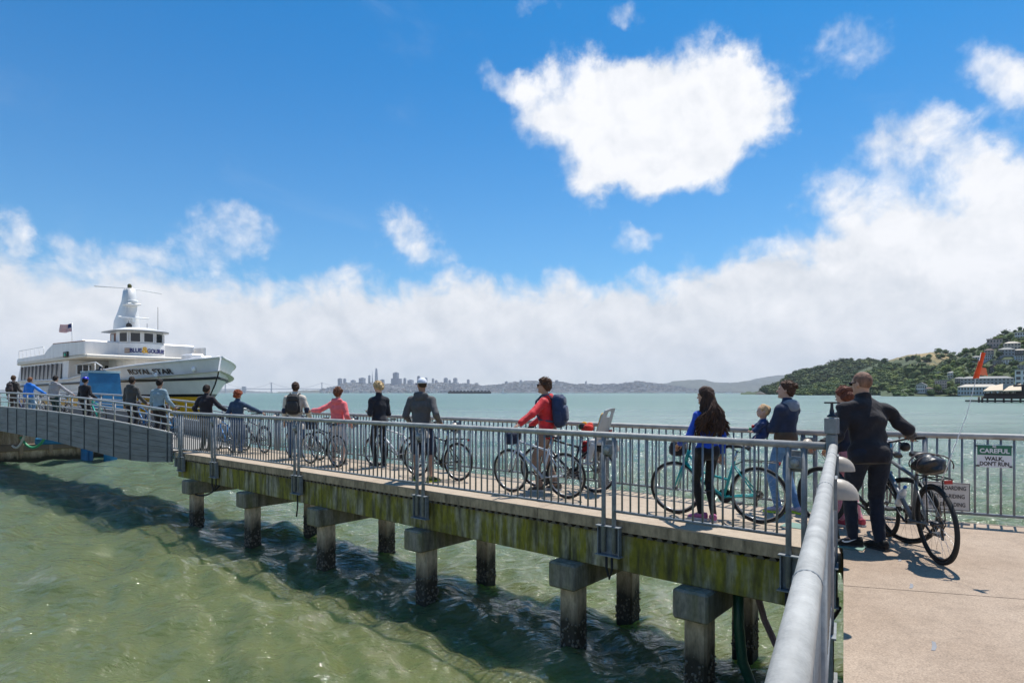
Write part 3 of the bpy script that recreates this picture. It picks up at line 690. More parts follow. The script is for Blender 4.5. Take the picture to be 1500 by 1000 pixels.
# ------------------------------------------------------------------ wharf (right) and pier
EDGE = Vector((.475, .88, 0)).normalized()
CA = Vector((3.27, 6.06, 0)); CB = Vector((4.27, 8.13, 0)); BKD = Vector((.897, -.441, 0)).normalized()
def wharf():
    t = thing('wharf', 'tan exposed aggregate concrete wharf beside the pier head', 'wharf')
    e0 = CA - EDGE*9.2; b1 = CB + BKD*7.5; q = Vector((9.0, -6.0, 0))
    # the expansion joint crosses the deck about two metres in front of the corner
    j0 = gp(1235, 857); j1 = gp(1500, 877); jd = (j1-j0).normalized(); j0.z = j1.z = 0
    ja = CA - EDGE*((CA-j0).dot(EDGE)); jb = ja + jd*6.2; jg = Vector((.006*EDGE.x, .006*EDGE.y, 0))
    def slab(poly): MB().prism([(p.x, p.y) for p in poly], DECK-.32, DECK).build('slab', WHARFM, t)
    slab([ja+jg, jb+jg, b1, CB, CA]); slab([e0, q, jb+Vector((1.0,-1.5,0)), jb-jg, ja-jg])
    MB().prism([(p.x, p.y) for p in [CA+Vector((.4,-.2,0)), CB+Vector((.3,-.5,0)), b1-Vector((.2,.6,0)), q+Vector((-.4,.5,0)), e0+Vector((.5,.3,0))]], DECK-.85, DECK-.322).build('beam', CAPM, t)
    for k in range(6):
        c = CA - EDGE*(.6+1.5*k) + Vector((.7,-.38,0)); MB().bbox((c.x, c.y, (DECK-.85-2.2)/2), (.36,.36,DECK-.85+2.2), .03).build('pile', PILEM, t)
    for k in range(4):
        c = CB + BKD*(.9+1.9*k) + Vector((-.5,-1.0,0)); MB().bbox((c.x, c.y, (DECK-.85-2.2)/2), (.36,.36,DECK-.85+2.2), .03).build('pile', PILEM, t)
    CH = paint((.25,.25,.26), .95)
    for (x, y, s) in ((1335,858,.075),(1368,946,.085),(1318,820,.045)):
        p = gp(x, y); poly = [(-.018,-s),(.012,-s*.9),(.022,0),(.010,s*.95),(-.02,s),(-.012,.1*s)]
        MB().prism([(q[0]*.7,q[1]) for q in poly], 0, .0015, None).build('chalk_mark', CH, t, (p.x, p.y, DECK+.001), -.62)
wharf()

PROOT_Z = 0
PIER_T0, PIER_T1, NF, NB = 1.42, 17.40, 6.71, 8.75
BENTS = [2.93, 4.70, 7.66, 10.57, 13.47, 16.40]
def crust_mesh():
    m = MB(); g = random.Random(11)
    for k in range(150):
        f = g.randrange(4); u = g.uniform(-.13,.13); z = .02+.42*g.random()**1.6; p = [(u,.138),(u,-.138),(.138,u),(-.138,u)][f]; s = g.uniform(.008,.022)
        m.soft((p[0],p[1],z), (s,s,s*1.2), .9, None, 5, 3)
    return m.mesh('barnacle_crust')
CRUST = crust_mesh(); CRUST.materials.append(mat('barnacles', (.16,.145,.11), .9, var=.5, scale=40))
def pier():
    t = thing('pier', 'narrow concrete pier on square piles with mossy green side beam', 'pier', (0,0,0), PANG)
    # deck slabs between joints
    js = [None, 5.2, 9.1, 13.0, 17.40]
    wpA = WP(CA); wpB = WP(CB)
    for i in range(4):
        a0 = (wpA[0]+.02, wpB[0]+.02) if i == 0 else (js[i]+.004, js[i]+.004); b0 = js[i+1]-.004
        poly = [(a0[0], -NF), (b0, -NF), (b0, -NB), (a0[1], -NB)]
        MB().prism(poly[::-1], DECK-.15, DECK).build('slab', PIERDECKM, t)
        # the cast side of the slab, 3 mm proud, ends in a row of corrugations underneath
        MB().box(((a0[0]+b0)/2, -NF+.0015, DECK-.082), (b0-a0[0]-.01, .006, .125)).build('slab_edge', SLABM, t)
    m = MB(); x = wpA[0]+.1
    while x < 17.3:
        m.prism([(x,-.04),(x+.028,0),(x+.062,0),(x+.09,-.04)], -NF-.24, -NF-.004, Matrix(((1,0,0,0),(0,0,1,0),(0,1,0,DECK-.15),(0,0,0,1)))); x += .13
    m.build('corrugated_underside', paint((.10,.085,.06), .8), t)['kind'] = 'stuff'
    for (n0, n1) in ((NF+.05, NF+.33), (NB-.33, NB-.05)):
        for i in range(len(BENTS)):
            a = wpA[0]+.15 if i == 0 else BENTS[i]+.003; b0 = 17.36 if i == len(BENTS)-1 else BENTS[i+1]-.003
            MB().bbox(((a+b0)/2, -(n0+n1)/2, DECK-.19-.23), (b0-a, n1-n0, .46), .012).build('beam', BEAMM, t)
    zc = DECK-.19-.46
    for b0 in BENTS:
        MB().bbox((b0, -(NF-.14+NB+.1)/2, zc-.17), (.42, NB-NF+.28, .34), .025).build('pile_cap', CAPM, t)
        for n in (NF+.14, NB-.42):
            dz = random.uniform(-.03,.03)
            bm = MB(); s = .137; c = .028
            bm.prism([(-s+c,-s),(s-c,-s),(s,-s+c),(s,s-c),(s-c,s),(-s+c,s),(-s,s-c),(-s,-s+c)], -2.5, zc-.34)
            po = bm.build('pile', PILEM, t, (b0+dz, -n, 0)); obj('barnacle_crust', CRUST, None, po, None, random.choice((0, 1.5708, 3.1416, 4.7124)), 'stuff')
    # steel hinge plate at the gangway end, green tread plates at the wharf end
    MB().box((17.44,-(NF+NB)/2,DECK-.2), (.06, NB-NF, .38)).build('end_plate', GALV, t)
    pg = gp(1181, 772); MB().box((0,0,.004), (.5,.3,.008)).build('tread_plate', paint((.16,.26,.22), .6, .3), t, (WP(pg)[0], -WP(pg)[1], DECK))
    pg = gp(1243, 800); MB().box((0,0,.006), (.3,.26,.008)).build('tread_plate', paint((.16,.26,.22), .6, .3), t, (WP(pg)[0], -WP(pg)[1], DECK))
    return t
pier()

# ------------------------------------------------------------------ railings
PICK = MB().tube([(0,0,0),(0,0,1)], .0125, 8).mesh('picket'); PICK.materials.append(GALV)
def railing(label, A, B, zA, posts, pair=.075, drop=.42, bracket=True, z_bot=.11, h=1.09, sp=.115, rail_r=.038, ends=(0,0), group='grey steel picket railings', zB=None, pick=PICK):
    d = B-A; Lh = d.length; ang = math.atan2(d.y, d.x)
    t = thing('railing', label, 'railing', (A.x, A.y, zA), ang, group)
    m = MB(); m.tube([(-ends[0],0,h-rail_r),(Lh*.33,0,h-rail_r),(Lh*.66,0,h-rail_r),(Lh+ends[1],0,h-rail_r)], rail_r, 14); m.build('top_rail', GALV2, t)
    px_ = []
    for p in posts:
        for s in ((-pair, pair) if pair else (0,)):
            MB().tube([(p+s,0,-drop),(p+s,0,h-rail_r*1.3)], .029, 10).build('post', GALV, t); px_.append(p+s)
        if bracket:
            m = MB(); m.bbox((p,-.045 if bracket == 1 else .045,-.27), (.30,.02,.36), .004)
            for sx in (-.15,.15): m.box((p+sx,-.01 if bracket == 1 else .01,-.27), (.012,.07,.36))
            m.box((p,.0,-.09),(.34,.09,.012)); m.box((p,.0,-.455),(.36,.1,.012)); m.build('bracket', GALV, t)
    xs = sorted(px_); edges = [0.0]+xs+[Lh]
    for a, b in zip(edges[:-1], edges[1:]):
        if b-a < .25: continue
        MB().tube([(a,0,z_bot),(b,0,z_bot)], .019, 8).build('bottom_rail', GALV, t)
        n = max(1, round((b-a)/sp)-1)
        for k in range(1, n+1):
            o = obj('picket', pick, None, t, (a+(b-a)*k/(n+1), 0, z_bot)); o.scale = (1, 1, h-rail_r*1.7-z_bot)
    return t
def PWv(t, n, z=0): v = PW(t, n); return Vector((v.x, v.y, 0))
NR = NF-.05
front = [1.83, 4.04, 7.58, 11.31, 15.03, 16.93]
T0 = 1.55
railing('long picket railing with bracketed posts along the mossy side of the pier', PWv(17.42, NR), PWv(T0, NR), DECK, [17.42-p for p in front[::-1]], ends=(.12,0), bracket=2)
backp = [2.25, 5.42, 8.85, 12.28, 15.88]
railing('picket railing on the open bay side of the pier, behind the queue', PWv(17.42, NB+.02), PWv(2.0, NB+.02), DECK, [17.42-p for p in backp[::-1]], drop=.3, bracket=0, ends=(.1,0))
rA = CA - EDGE*9.0 + Vector((-.088*.88, .088*.475, 0)); rB = CA + Vector((-.088*.88, .088*.475, 0))
rl = (rB-rA).length
railing('picket railing with thick pale handrail running along the wharf edge', rA, rB, DECK, [rl-7.2, rl-4.05, rl-2.02, rl-.15], drop=.4, bracket=2)
railing('picket railing along the bay side of the wharf carrying two signs', CB, CB+BKD*7.4, DECK, [.05, 1.0, 4.3, 7.2], pair=0, drop=.3, bracket=0, sp=.128)

# weld seams on the thick handrail
WELD = MB().tube([(-.006,0,0),(0,0,0),(.006,0,0)], [.0385,.0405,.0385], 16).mesh('weld_seam'); WELD.materials.append(GALV)
_wr = [o for o in bpy.data.objects if o.name.startswith('railing') and 'thick pale' in o.get('label', '')][0]
for s_ in (rl-6.05, rl-5.0, rl-3.1, rl-1.2): obj('weld_seam', WELD, None, _wr, (s_, 0, 1.09-.038))
# corner post with the hand wheel
def valve_post():
    c = PWv(1.50, NR)
    t = thing('crank_post', 'square steel crank post with T handle where the two handrails meet', 'post', (c.x, c.y, DECK), PANG)
    MB().bbox((0,0,.36), (.09,.09,1.62), .008).build('post', GALV, t)
    MB().bbox((0,0,1.255), (.115,.115,.16), .008).build('gear_box', GALV, t)
    MB().lathe([(.045,1.34),(.045,1.355),(.022,1.37),(.022,1.40),(.016,1.42),(.013,1.475)], 12).build('spindle', DKMETAL, t)
    MB().bbox((0,0,1.482), (.145,.028,.016), .003, Matrix.Rotation(-PANG, 3, 'Z')).build('handle', DKMETAL, t)
valve_post()

# dome lamps on the post pairs: quarter-round hood on a plate, conduit box behind
def lamp_meshes():
    hood = MB(); n = 12; vs = []; 
    for i in range(n+1):
        th = math.pi*i/n
        for k in range(7):
            ph = math.pi/2*k/6; vs.append((.088*math.cos(th)*math.cos(ph)*1.0, .135*math.cos(ph)*math.sin(th), .13*math.sin(ph)-.02))
    hood.add(vs, [(i*7+k, (i+1)*7+k, (i+1)*7+k+1, i*7+k+1) for i in range(n) for k in range(6)], True)
    hood.prism([(.088*math.cos(math.pi*i/12), .135*math.sin(math.pi*i/12)) for i in range(13)], -.026, -.02)
    pl = MB().bbox((0,-.01,.01), (.19,.022,.22), .004)
    jb = MB().bbox((0,-.06,.0), (.13,.08,.12), .006)
    dsk = MB().lathe([(.0,.0),(.036,.0),(.04,-.008),(.04,-.03)], 16, Matrix.Translation((0,-.13,0)) @ Matrix.Rotation(R(90), 4, 'X')).lathe([(.001,.004),(.010,.004),(.011,-.002)], 8, Matrix.Translation((0,-.13,0)) @ Matrix.Rotation(R(90), 4, 'X'))
    return hood.mesh('hood'), pl.mesh('back_plate'), jb.mesh('junction_box'), dsk.mesh('cover_disc')
HOOD, PLATE, JBOX, DISC = lamp_meshes()
for me, m_ in ((HOOD, CONDOME), (PLATE, GALV), (JBOX, GALV), (DISC, GALV2)): me.materials.append(m_)
def lamp(p, ang, label, group=None):
    t = thing('dome_lamp', label, 'lamp', p, ang, group)
    for nm, me in (('hood', HOOD), ('back_plate', PLATE), ('junction_box', JBOX), ('cover_disc', DISC)): obj(nm, me, None, t)
ZL = DECK+.87
for i, (p, l) in enumerate(zip(backp, ('behind the mother, by the crank post', 'just behind the grey child seat', 'right of the man in the white cap', 'right of the coral pink woman', 'left of the man with the black backpack'))):
    v = PWv(p, NB-.035); v.z = ZL; lamp(v, PANG, 'beige dome lamp on the bay side railing '+l, 'dome lamps along the bay side railing')
for i, (p, l) in enumerate(zip(front[:5], ('next to the crank post', 'below the grey child seat', 'in front of the man in navy shorts', 'between cream jacket and pink woman', 'in front of the curly red hair'))):
    v = PWv(p, NR+.055); v.z = ZL; lamp(v, PANG+math.pi, 'disc backed dome lamp on the mossy railing '+l, 'dome lamps along the mossy side railing')
for k, s in enumerate((rl-2.02, rl-.3)):
    v = rA + (rB-rA).normalized()*s + Vector((.88,-.475,0))*.05; v.z = ZL; lamp(v, math.atan2(EDGE.y, EDGE.x)+math.pi, 'beige dome lamp on the thick handrail, '+('hooding over the bald man\'s thigh' if k == 0 else 'close to the crank post'), 'dome lamps along the wharf edge')

# ------------------------------------------------------------------ signs on the wharf railing
def signs():
    def at(x, y):
        # meet the railing plane
        a = (x-750)/F; d = BKD; # CB + s*d with X = a*Y
        s = (a*CB.y-CB.x)/(d.x-a*d.y); p = CB+d*s; return Vector((p.x, p.y, CAMZ-(y-HOR)/F*p.y))
    nrm = Vector((-BKD.y, BKD.x, 0)); nrm = -nrm if nrm.y > 0 else nrm          # towards the camera
    ang = math.atan2(BKD.y, BKD.x)
    GREEN = paint((.012,.15,.085), .4); INK = paint((.02,.02,.022), .5); SW = paint((.74,.76,.78), .4)
    a = at(1430, 667); b = at(1481, 667); w = (b-a).length; zt = at(1455, 651).z; zb = at(1455, 684).z; h = zt-zb
    c = (a+b)/2+nrm*.035; c.z = (zt+zb)/2
    t = thing('warning_sign', 'green and white sign reading BE CAREFUL WALK, DON\'T RUN on the railing', 'sign', c, ang)
    Rx = Matrix.Rotation(R(90), 4, 'X')
    MB().bbox((0,0,0), (w,.006,h), .002).build('panel', SW, t)
    MB().box((0,-.0045,h*.5-h*.235), (w*.975,.003,h*.43)).build('header', GREEN, t)
    def word(txt, size, z, m_, dy, bold, sx=1.0):
        me = text_mesh(txt, size, .0006, bold); me.transform(Matrix.Diagonal((sx,1,1,1))); me.transform(Matrix.Translation((0,dy,z)) @ Rx); obj('lettering', me, m_, t)
    word('BE', h*.13, h*.425, SW, -.0075, .0008); word('CAREFUL', h*.27, h*.225, SW, -.0075, .0022, .95)
    word('WALK,', h*.24, -h*.12, INK, -.005, .0022, .92); word("DON'T RUN", h*.24, -h*.345, INK, -.005, .0022, .80)
    for sx in (-1,1):
        for sz in (-1,1): MB().box((sx*w*.47,.01,sz*h*.44), (.03,.03,.02)).build('clamp', DKMETAL, t)
    a = at(1352, 725); b = at(1420, 725); w = (b-a).length; zt = at(1385, 705).z; zb = at(1385, 746).z; h = zt-zb
    c = (a+b)/2+nrm*.035; c.z = (zt+zb)/2
    t = thing('warning_sign', 'weathered white sign listing banned skating and riding, low behind the bicycle', 'sign', c, ang)
    MB().bbox((0,0,0), (w,.006,h), .002).build('panel', paint((.60,.56,.50), .6), t)
    m = MB()
    for (cx, cz, sx, sz) in ((0,h*.47,w*.97,.006),(0,-h*.47,w*.97,.006),(w*.485,0,.006,h*.94),(-w*.485,0,.006,h*.94)): m.box((cx,-.0035,cz), (sx,.003,sz))
    m.build('border', INK, t)
    for k, s in enumerate(('SKATEBOARDING', 'BICYCLE RIDING', 'ROLLERBLADING')):
        me = text_mesh(s, h*.2, .0006, .0012); me.transform(Matrix.Diagonal((.70,1,1,1))); me.transform(Matrix.Translation((w*.01,-.005,h*(.29-.29*k))) @ Rx); obj('lettering', me, INK, t)
signs()

# ------------------------------------------------------------------ hoses and cables under the pier
def bez(p0, p1, sag, n=12, side=(0,0,0)):
    return [Vector(p0).lerp(Vector(p1), i/n) + Vector((0,0,-sag*4*(i/n)*(1-i/n))) + Vector(side)*(4*(i/n)*(1-i/n)) for i in range(n+1)]
def hose(pts, r, m_, name, label, cat='hose', g=None): tag(MB().tube(pts, r, 8).build(name, m_), label, cat, g)
GREENH = mat('green_hose', (.012,.075,.045), .45, var=.2, scale=20)
a = PW(2.60, 7.15, DECK-.62); hose([a, a+Vector((.0,-.02,-.5)), a+Vector((.03,-.05,-.9)), a+Vector((.12,-.09,-1.15)), a+Vector((.30,-.12,-1.32)), a+Vector((.6,-.12,-1.5))], .062, GREENH, 'water_hose', 'thick dark green hose hanging from the pier into the water', 'hose')
a = PW(2.68, 7.9, DECK-.62); hose([a, a+Vector((.03,-.02,-.3)), a+Vector((.12,-.05,-.65)), a+Vector((.25,-.08,-.95)), a+Vector((.42,-.1,-1.25)), a+Vector((.6,-.12,-1.55))], .042, mat('mauve_hose', (.30,.21,.23), .6, var=.15), 'water_hose', 'mauve pink hose hanging from the pier beside the green one', 'hose')
def loop(t, label, drop=.3, w=.09):
    a = PW(t-w*.6, NR-.03, DECK-.47); b = PW(t+w*.6, NR-.02, DECK-.47); hose([a, a+Vector((0,-.01,-drop*.55)), (a+b)/2+Vector((0,-.02,-drop)), b+Vector((0,0,-drop*.55)), b], .016, RUBBER, 'cable_loop', label, 'cable', 'black cables looping below the railing brackets')
for tt, l, dr, w in ((4.02,'narrow black cable loop below the bracket under the child seat',.26,.07),(1.86,'black cable loop below the bracket beside the crank post',.30,.10),(14.95,'wide black cable loop below the bracket near the outermost piles',.30,.20)): loop(tt, l, dr, w)
a = PW(2.0, 7.0, DECK-.64); b = PW(1.5, 7.0, DECK-.62); hose(bez(a, b, .28), .02, RUBBER, 'power_cable', 'black power cable sagging under the pier beside the hoses', 'cable')
a = PW(15.0, NF+.1, DECK-.64); b = PW(16.2, NF+.02, DECK-1.0); hose(bez(a, b, .12), .022, RUBBER, 'power_cable', 'black cable running from a bracket back to the outermost pile', 'cable')
a = PW(11.31, NF-.03, DECK-.47); hose([a, a+Vector((0,0,-.25)), a+Vector((-.03,.02,-.45))], .016, RUBBER, 'power_cable', 'short black cable end hanging below a middle bracket', 'cable')
# ------------------------------------------------------------------ gangway
GS = [0, .2546, .565, 1.0, 1.5]; GZ = [1.90, 2.13, 2.29, 2.40, 2.44]
gpoly = np.polyfit(GS, GZ, 3)
def gdeck(s): return float(np.polyval(gpoly, s))
def G(s, n_off, z_off=0):
    "point on the gangway in pier coordinates: s 0..1.4 along, n_off from its near side"
    return (17.5+15.9*s, -(6.66-.85*s+n_off), gdeck(s)+z_off)
GW = 2.05
def gangway():
    t = thing('gangway', 'arched grey steel gangway with plated side girders leading to the ferry dock', 'gangway', (0,0,0), PANG)
    S = np.linspace(0, 1.42, 36)
    GIR = mat('weathered_grey_plate', (.15,.165,.175), .55, .25, var=.35, scale=2.5, stretch=(.4,1,3.2), bump=.1, bscale=20)
    bs = [0, .10, .18, .35, .565, 1.0, 1.5]; bz = [1.60, 1.50, 1.475, 1.58, 1.74, 1.86, 1.90]
    for side, off in (('n', 0.0), ('f', GW)):
        # horizontal plank courses of the girder web
        rows = 6
        for r in range(rows):
            m = MB(); vs = []
            for s in S:
                top = gdeck(s)+.46; bot = float(np.interp(s, bs, bz)); z0 = bot+(top-bot)*r/rows+.004; z1 = bot+(top-bot)*(r+1)/rows-.004
                for (o_, z) in ((off-.03, z0), (off-.03, z1), (off+.03, z1), (off+.03, z0)):
                    q = G(s, o_); vs.append((q[0], q[1], z))
            n = len(S); m.add(vs, [(i*4+k, i*4+(k+1) % 4, (i+1)*4+(k+1) % 4, (i+1)*4+k) for i in range(n-1) for k in range(4)]+[(0,1,2,3), tuple((n-1)*4+k for k in (3,2,1,0))])
            m.build('girder_plate', GIR, t)
        m = MB(); m.tube([(q[0], q[1], q[2]) for q in (G(s, off, .475) for s in S)], .028, 6); m.build('curb_rail', paint((.50,.48,.44), .6, .2), t)
    m = MB(); vs = []
    for s in S:
        for o_, z in ((.05,0),(.05,-.07),(GW-.05,-.07),(GW-.05,0)): q = G(s, o_, z); vs.append(q)
    n = len(S); m.add(vs, [(i*4+k, i*4+(k+1) % 4, (i+1)*4+(k+1) % 4, (i+1)*4+k) for i in range(n-1) for k in range(4)]); m.build('walkway', paint((.30,.28,.26), .8, .1), t)
    RB = paint((.42,.42,.41), .5, .35); RIB = paint((.085,.095,.10), .7, .1)
    for off in (0.0, GW):
        r = thing('railing', 'tube railing on the %s side of the arched gangway' % ('open water' if off == 0 else 'ferry'), 'railing', (0,0,0), PANG, 'gangway tube railings')
        for nm, z, rad in (('top_rail', 1.09-.03, .032), ('middle_rail', .87, .02), ('middle_rail', .68, .02)):
            MB().tube([G(s, off, z) for s in S], rad, 8).build(nm, RB, r)
        for k in range(19):
            s = .012+k*.0742; MB().tube([G(s, off, .46), G(s, off, 1.05)], .026, 8).build('post', RB, r)
            if off == 0:
                q = G(s, -.04); bot = float(np.interp(s, bs, bz)); MB().box((q[0], q[1], (bot+q[2]+.45)/2), (.035,.02,q[2]+.45-bot-.02)).build('rib', RIB, t)
gangway()

# ------------------------------------------------------------------ floating dock
def dock():
    t = thing('floating_dock', 'rust streaked beige floating dock under the gangway end', 'dock', (0,0,0), PANG)
    BE = streaky('rusty_beige_dock', (.50,.42,.32), (.34,.24,.15), (.26,.20,.15), .45, wet=.35)
    MB().bbox((52,-8.9,.75), (27,5.4,2.3), .05).build('hull', BE, t)
    MB().bbox((38.45,-8.9,.72), (.16,5.5,.35), .04).build('fender', paint((.20,.15,.11), .9), t)
    for n in (6.6,7.6,8.8,10.0,11.2): MB().bbox((38.42,-n,1.1), (.12,.16,1.5), .02).build('fender_post', paint((.30,.22,.15), .85), t)
    BL = mat('blue_steel', (.012,.16,.34), .45, var=.25, scale=2.0)
    # blue pile hoods standing on the dock
    BLW = paint((.36,.52,.60), .5)
    def hood(tt, n, zt, w, label):
        h = thing('pile_hood', label, 'pile hood', PW(tt, n, 0), PANG)
        m = MB(); m.add([(-.9*w,-.9*w,1.9),(.9*w,-.9*w,1.9),(.9*w,.9*w,1.9),(-.9*w,.9*w,1.9),(-.62*w,-.72*w,zt),(.62*w,-.72*w,zt),(.62*w,.72*w,zt),(-.62*w,.72*w,zt)], [(0,1,5,4),(1,2,6,5),(2,3,7,6),(3,0,4,7),(4,5,6,7),(3,2,1,0)]); m.build('hood', BL, h)
        m = MB(); m.tube([(-.62*w,-.72*w,zt),(.62*w,-.72*w,zt),(.62*w,.72*w,zt),(-.62*w,.72*w,zt)], .06, 6, closed=True); m.build('rim', BLW, h)
        MB().lathe([(.25,zt),(.25,zt+.1),(.07,zt+.16),(.07,zt+.3)], 10).build('cap', DKMETAL, h)
        MB().tube([(-.9*w,-.2,-1.0),(-.9*w,-.2,2.2)], .3, 12).build('pile', BL, h)
    p = px(147, 580, 31.5); q = WP(p); hood(q[0], q[1], CAMZ+30/F*31.5, .95, 'tall bright blue steel pile hood standing on the ferry dock')
    for (x, n_, l) in ((124,31.0,'blue steel pile at the dock end below the gangway'),(131,31.3,'second blue steel pile at the dock end below the gangway')):
        p = px(x, 640, n_); tag(MB().tube([(p.x,p.y,-2),(p.x,p.y,1.6)], .16, 12).build('steel_pile', BL), l, 'pile')
    b = px(84, 645, 30.); tag(MB().bbox((0,0,0), (1.7,.5,.32), .05).build('blue_float', BL, None, (b.x,b.y,b.z), .4), 'blue steel frame at the dock face under the gangway', 'frame')
    a = px(30, 640, 29.3); hose(bez(a, px(68, 637, 29.3), .55), .06, paint((.05,.32,.16), .5), 'water_hose', 'bright green hose slung along the beige dock face', 'hose')
    a = px(18, 652, 29.2); hose(bez(a, px(37, 633, 29.2), .35), .05, paint((.55,.55,.52), .5), 'water_hose', 'pale grey hose slung along the beige dock face', 'hose')
    s = thing('dock_shelter', 'pale grey shelter roof on the dock behind the first people', 'shelter', PW(57, 6.6, 0), PANG)
    MB().prism([(-6,-2.0),(6,-2.0),(6,2.0),(-6,2.0)], 4.25, 4.6).build('roof', paint((.40,.45,.47), .6), s)
    MB().box((0,1.7,3.05), (11,.1,2.3)).build('wall', paint((.42,.47,.49), .6), s)
    for x in (-5.6,0,5.6):
        for y in (-1.75,1.75): MB().box((x,y,3.07), (.18,.18,2.35)).build('post', GALV, s)
dock()
# ------------------------------------------------------------------ ferry
def ferry():
    B0 = PW(34.2, 15.56)
    t = thing('ferry', 'white passenger ferry with yellow lower hull, ROYAL STAR lettered on its bow', 'ferry', (B0.x, B0.y, 0), PANG)
    # local: x aft from the bow, y towards the camera side, z up
    WH = mat('ferry_white', (.74,.73,.72), .4, var=.10, scale=1.6, stretch=(1,1,.12), bump=.04, bscale=.8); YE = paint((.72,.38,.015), .4); BK = paint((.015,.015,.018), .45)
    GL = paint((.018,.022,.028), .08); CURT = mat('curtained_glass', (.085,.082,.080), .3, var=.45, scale=1.6, stretch=(1,1,.15)); CREAM = paint((.66,.61,.52), .5)
    LEN = 30.0
    def stem(z): return float(np.interp(z, [-1,0,2.5,3.19,4.15,5.45], [3.6,3.1,1.95,1.45,.48,0]))
    def sheer(u): return 5.42-1.15*min(1, u*2.2)**.8 + .1*u
    def hb(z, u):
        k = max(0, min(1, z/5.4)); Bm = 3.15+.6*k; ue = .52-.24*k; p = 1.55+.75*k
        w = Bm*(1-max(0, 1-u/ue)**p) if u < ue else Bm
        return max(.04, w*(1-.10*max(0, (u-.85)/.15)))
    US = np.concatenate([np.linspace(0, .12, 10), np.linspace(.14, .5, 16), np.linspace(.55, 1, 8)])
    def strip(levels, name, mat_, off=0.0):
        "levels: list of functions u->z"
        m = MB()
        for sgn in (1, -1):
            vs = []
            for u in US:
                for lv in levels:
                    z = lv(u); s0 = stem(z); vs.append((s0+u*(LEN-s0), sgn*(hb(z, u)+off), z))
            k = len(levels); fs = [(i*k+j, i*k+j+1, (i+1)*k+j+1, (i+1)*k+j) for i in range(len(US)-1) for j in range(k-1)]
            m.add(vs, fs if sgn < 0 else [f[::-1] for f in fs], True)
        return m.build(name, mat_, t)
    yz = lambda u: 3.22-.25*u
    strip([lambda u, a=a: yz(u)+.16+(sheer(u)-yz(u)-.16)*a for a in (0, .25, .5, .75, 1)], 'hull', WH)
    strip([lambda u: yz(u)-.0, lambda u: yz(u)+.16], 'boot_stripe', BK, .006)
    strip([lambda u: -1.0, lambda u: 0.0, lambda u: 1.0, lambda u: 2.0, lambda u: yz(u)], 'lower_hull', YE)
    # transom and deck
    m = MB(); dk = []
    for u in US: dk.append((stem(sheer(u))+u*(LEN-stem(sheer(u))), hb(sheer(u), u), sheer(u)-.75))
    vs = [(x, y-.05, z) for x, y, z in dk]+[(x, -y+.05, z) for x, y, z in dk]; n = len(dk)
    m.add(vs, [(i, i+1, n+i+1, n+i) for i in range(n-1)]); m.build('deck', CREAM, t)
    MB().box((LEN+.03,0,1.6), (.06,6.6,5.2)).build('transom', WH, t)
    # rub strip and gunwale
    for nm, fz, r, mt in (('rub_strip', lambda u: 4.15+.12*math.exp(-u*14)-.22*u, .07, BK), ('gunwale', lambda u: sheer(u), .06, WH)):
        for sgn in (1, -1):
            MB().tube([(stem(fz(u))+u*(LEN-stem(fz(u))), sgn*(hb(fz(u), u)+.02), fz(u)) for u in US], r, 8).build(nm, mt, t)
    for (s, z) in ((1.35, 4.75), (3.4, 4.45)):
        u = (s-stem(z))/(LEN-stem(z)); hp = MB().soft((0,0,0), (.26,.1,.16), .8); hp.build('hawse_pipe', paint((.85,.85,.84), .35), t, (s, hb(z, u)+.02, z), -.25)
    # lettering on the bow, following the curved side
    def side_text(txt, size, s0, z0, mat_, surf, stretch=1.0, bold=.012, name='lettering', asp=1.0):
        me = text_mesh(txt, size, .012, bold)
        w = max(v.co.x for v in me.vertices)
        for v in me.vertices:
            x, y, z = v.co; s = s0 - x*stretch; zz = z0 + y*asp; v.co = (s, surf(s, zz)+.07+z, zz)
        obj(name, me, mat_, t)
    def hull_y(s, z): u = (s-stem(z))/(LEN-stem(z)); return hb(z, u)
    side_text('ROYAL STAR', .46, 3.7, 4.62, BK, hull_y, 1.0, .007, asp=.85)
    # --- main deckhouse with the long row of windows
    y1 = 3.55
    m = MB(); m.add([(14.6,-y1,3.0),(28.9,-y1,3.0),(28.9,y1,3.0),(14.6,y1,3.0),(14.3,-y1+.1,5.6),(27.2,-y1+.1,5.6),(27.2,y1-.1,5.6),(14.3,y1-.1,5.6)], [(0,3,2,1),(4,5,6,7),(0,1,5,4),(1,2,6,5),(2,3,7,6),(3,0,4,7)]); m.build('deckhouse', WH, t)
    for k in range(10):
        a = 15.75+k*1.06; sl = .10
        wn = MB(); wn.add([(a+.02+.0,y1+.0,4.36),(a+1.02,y1+.0,4.36),(a+1.02-sl*0-.0,y1-.07,5.42),(a+.02,y1-.07,5.42),(a+.02,y1+.04,4.36),(a+1.02,y1+.04,4.36),(a+1.02,y1-.03,5.42),(a+.02,y1-.03,5.42)], [(0,1,2,3),(7,6,5,4),(0,4,5,1),(1,5,6,2),(2,6,7,3),(3,7,4,0)]); wn.build('window', CURT, t)
        MB().box((a+1.04,y1+.0,4.9), (.05,.12,1.1)).build('window_frame', paint((.25,.25,.25),.5), t)
    # fore bulkhead with its doors and windows
    for (yy, w) in ((2.6,.95),(1.1,.8),(-.5,.8)):
        f = MB().bbox((14.36,yy,5.0), (.12,w,.78), .05).build('window', WH, t); MB().bbox((14.31,yy,5.0), (.08,w-.14,.62), .04).build('pane', GL, f)
    MB().box((14.38,-1.9,4.5), (.1,.8,1.9)).build('door', CREAM, t)
    # --- upper deck with its bulwark
    MB().bbox((18.7,0,5.72), (17.4,7.3,.22), .05).build('upper_deck', CREAM, t)
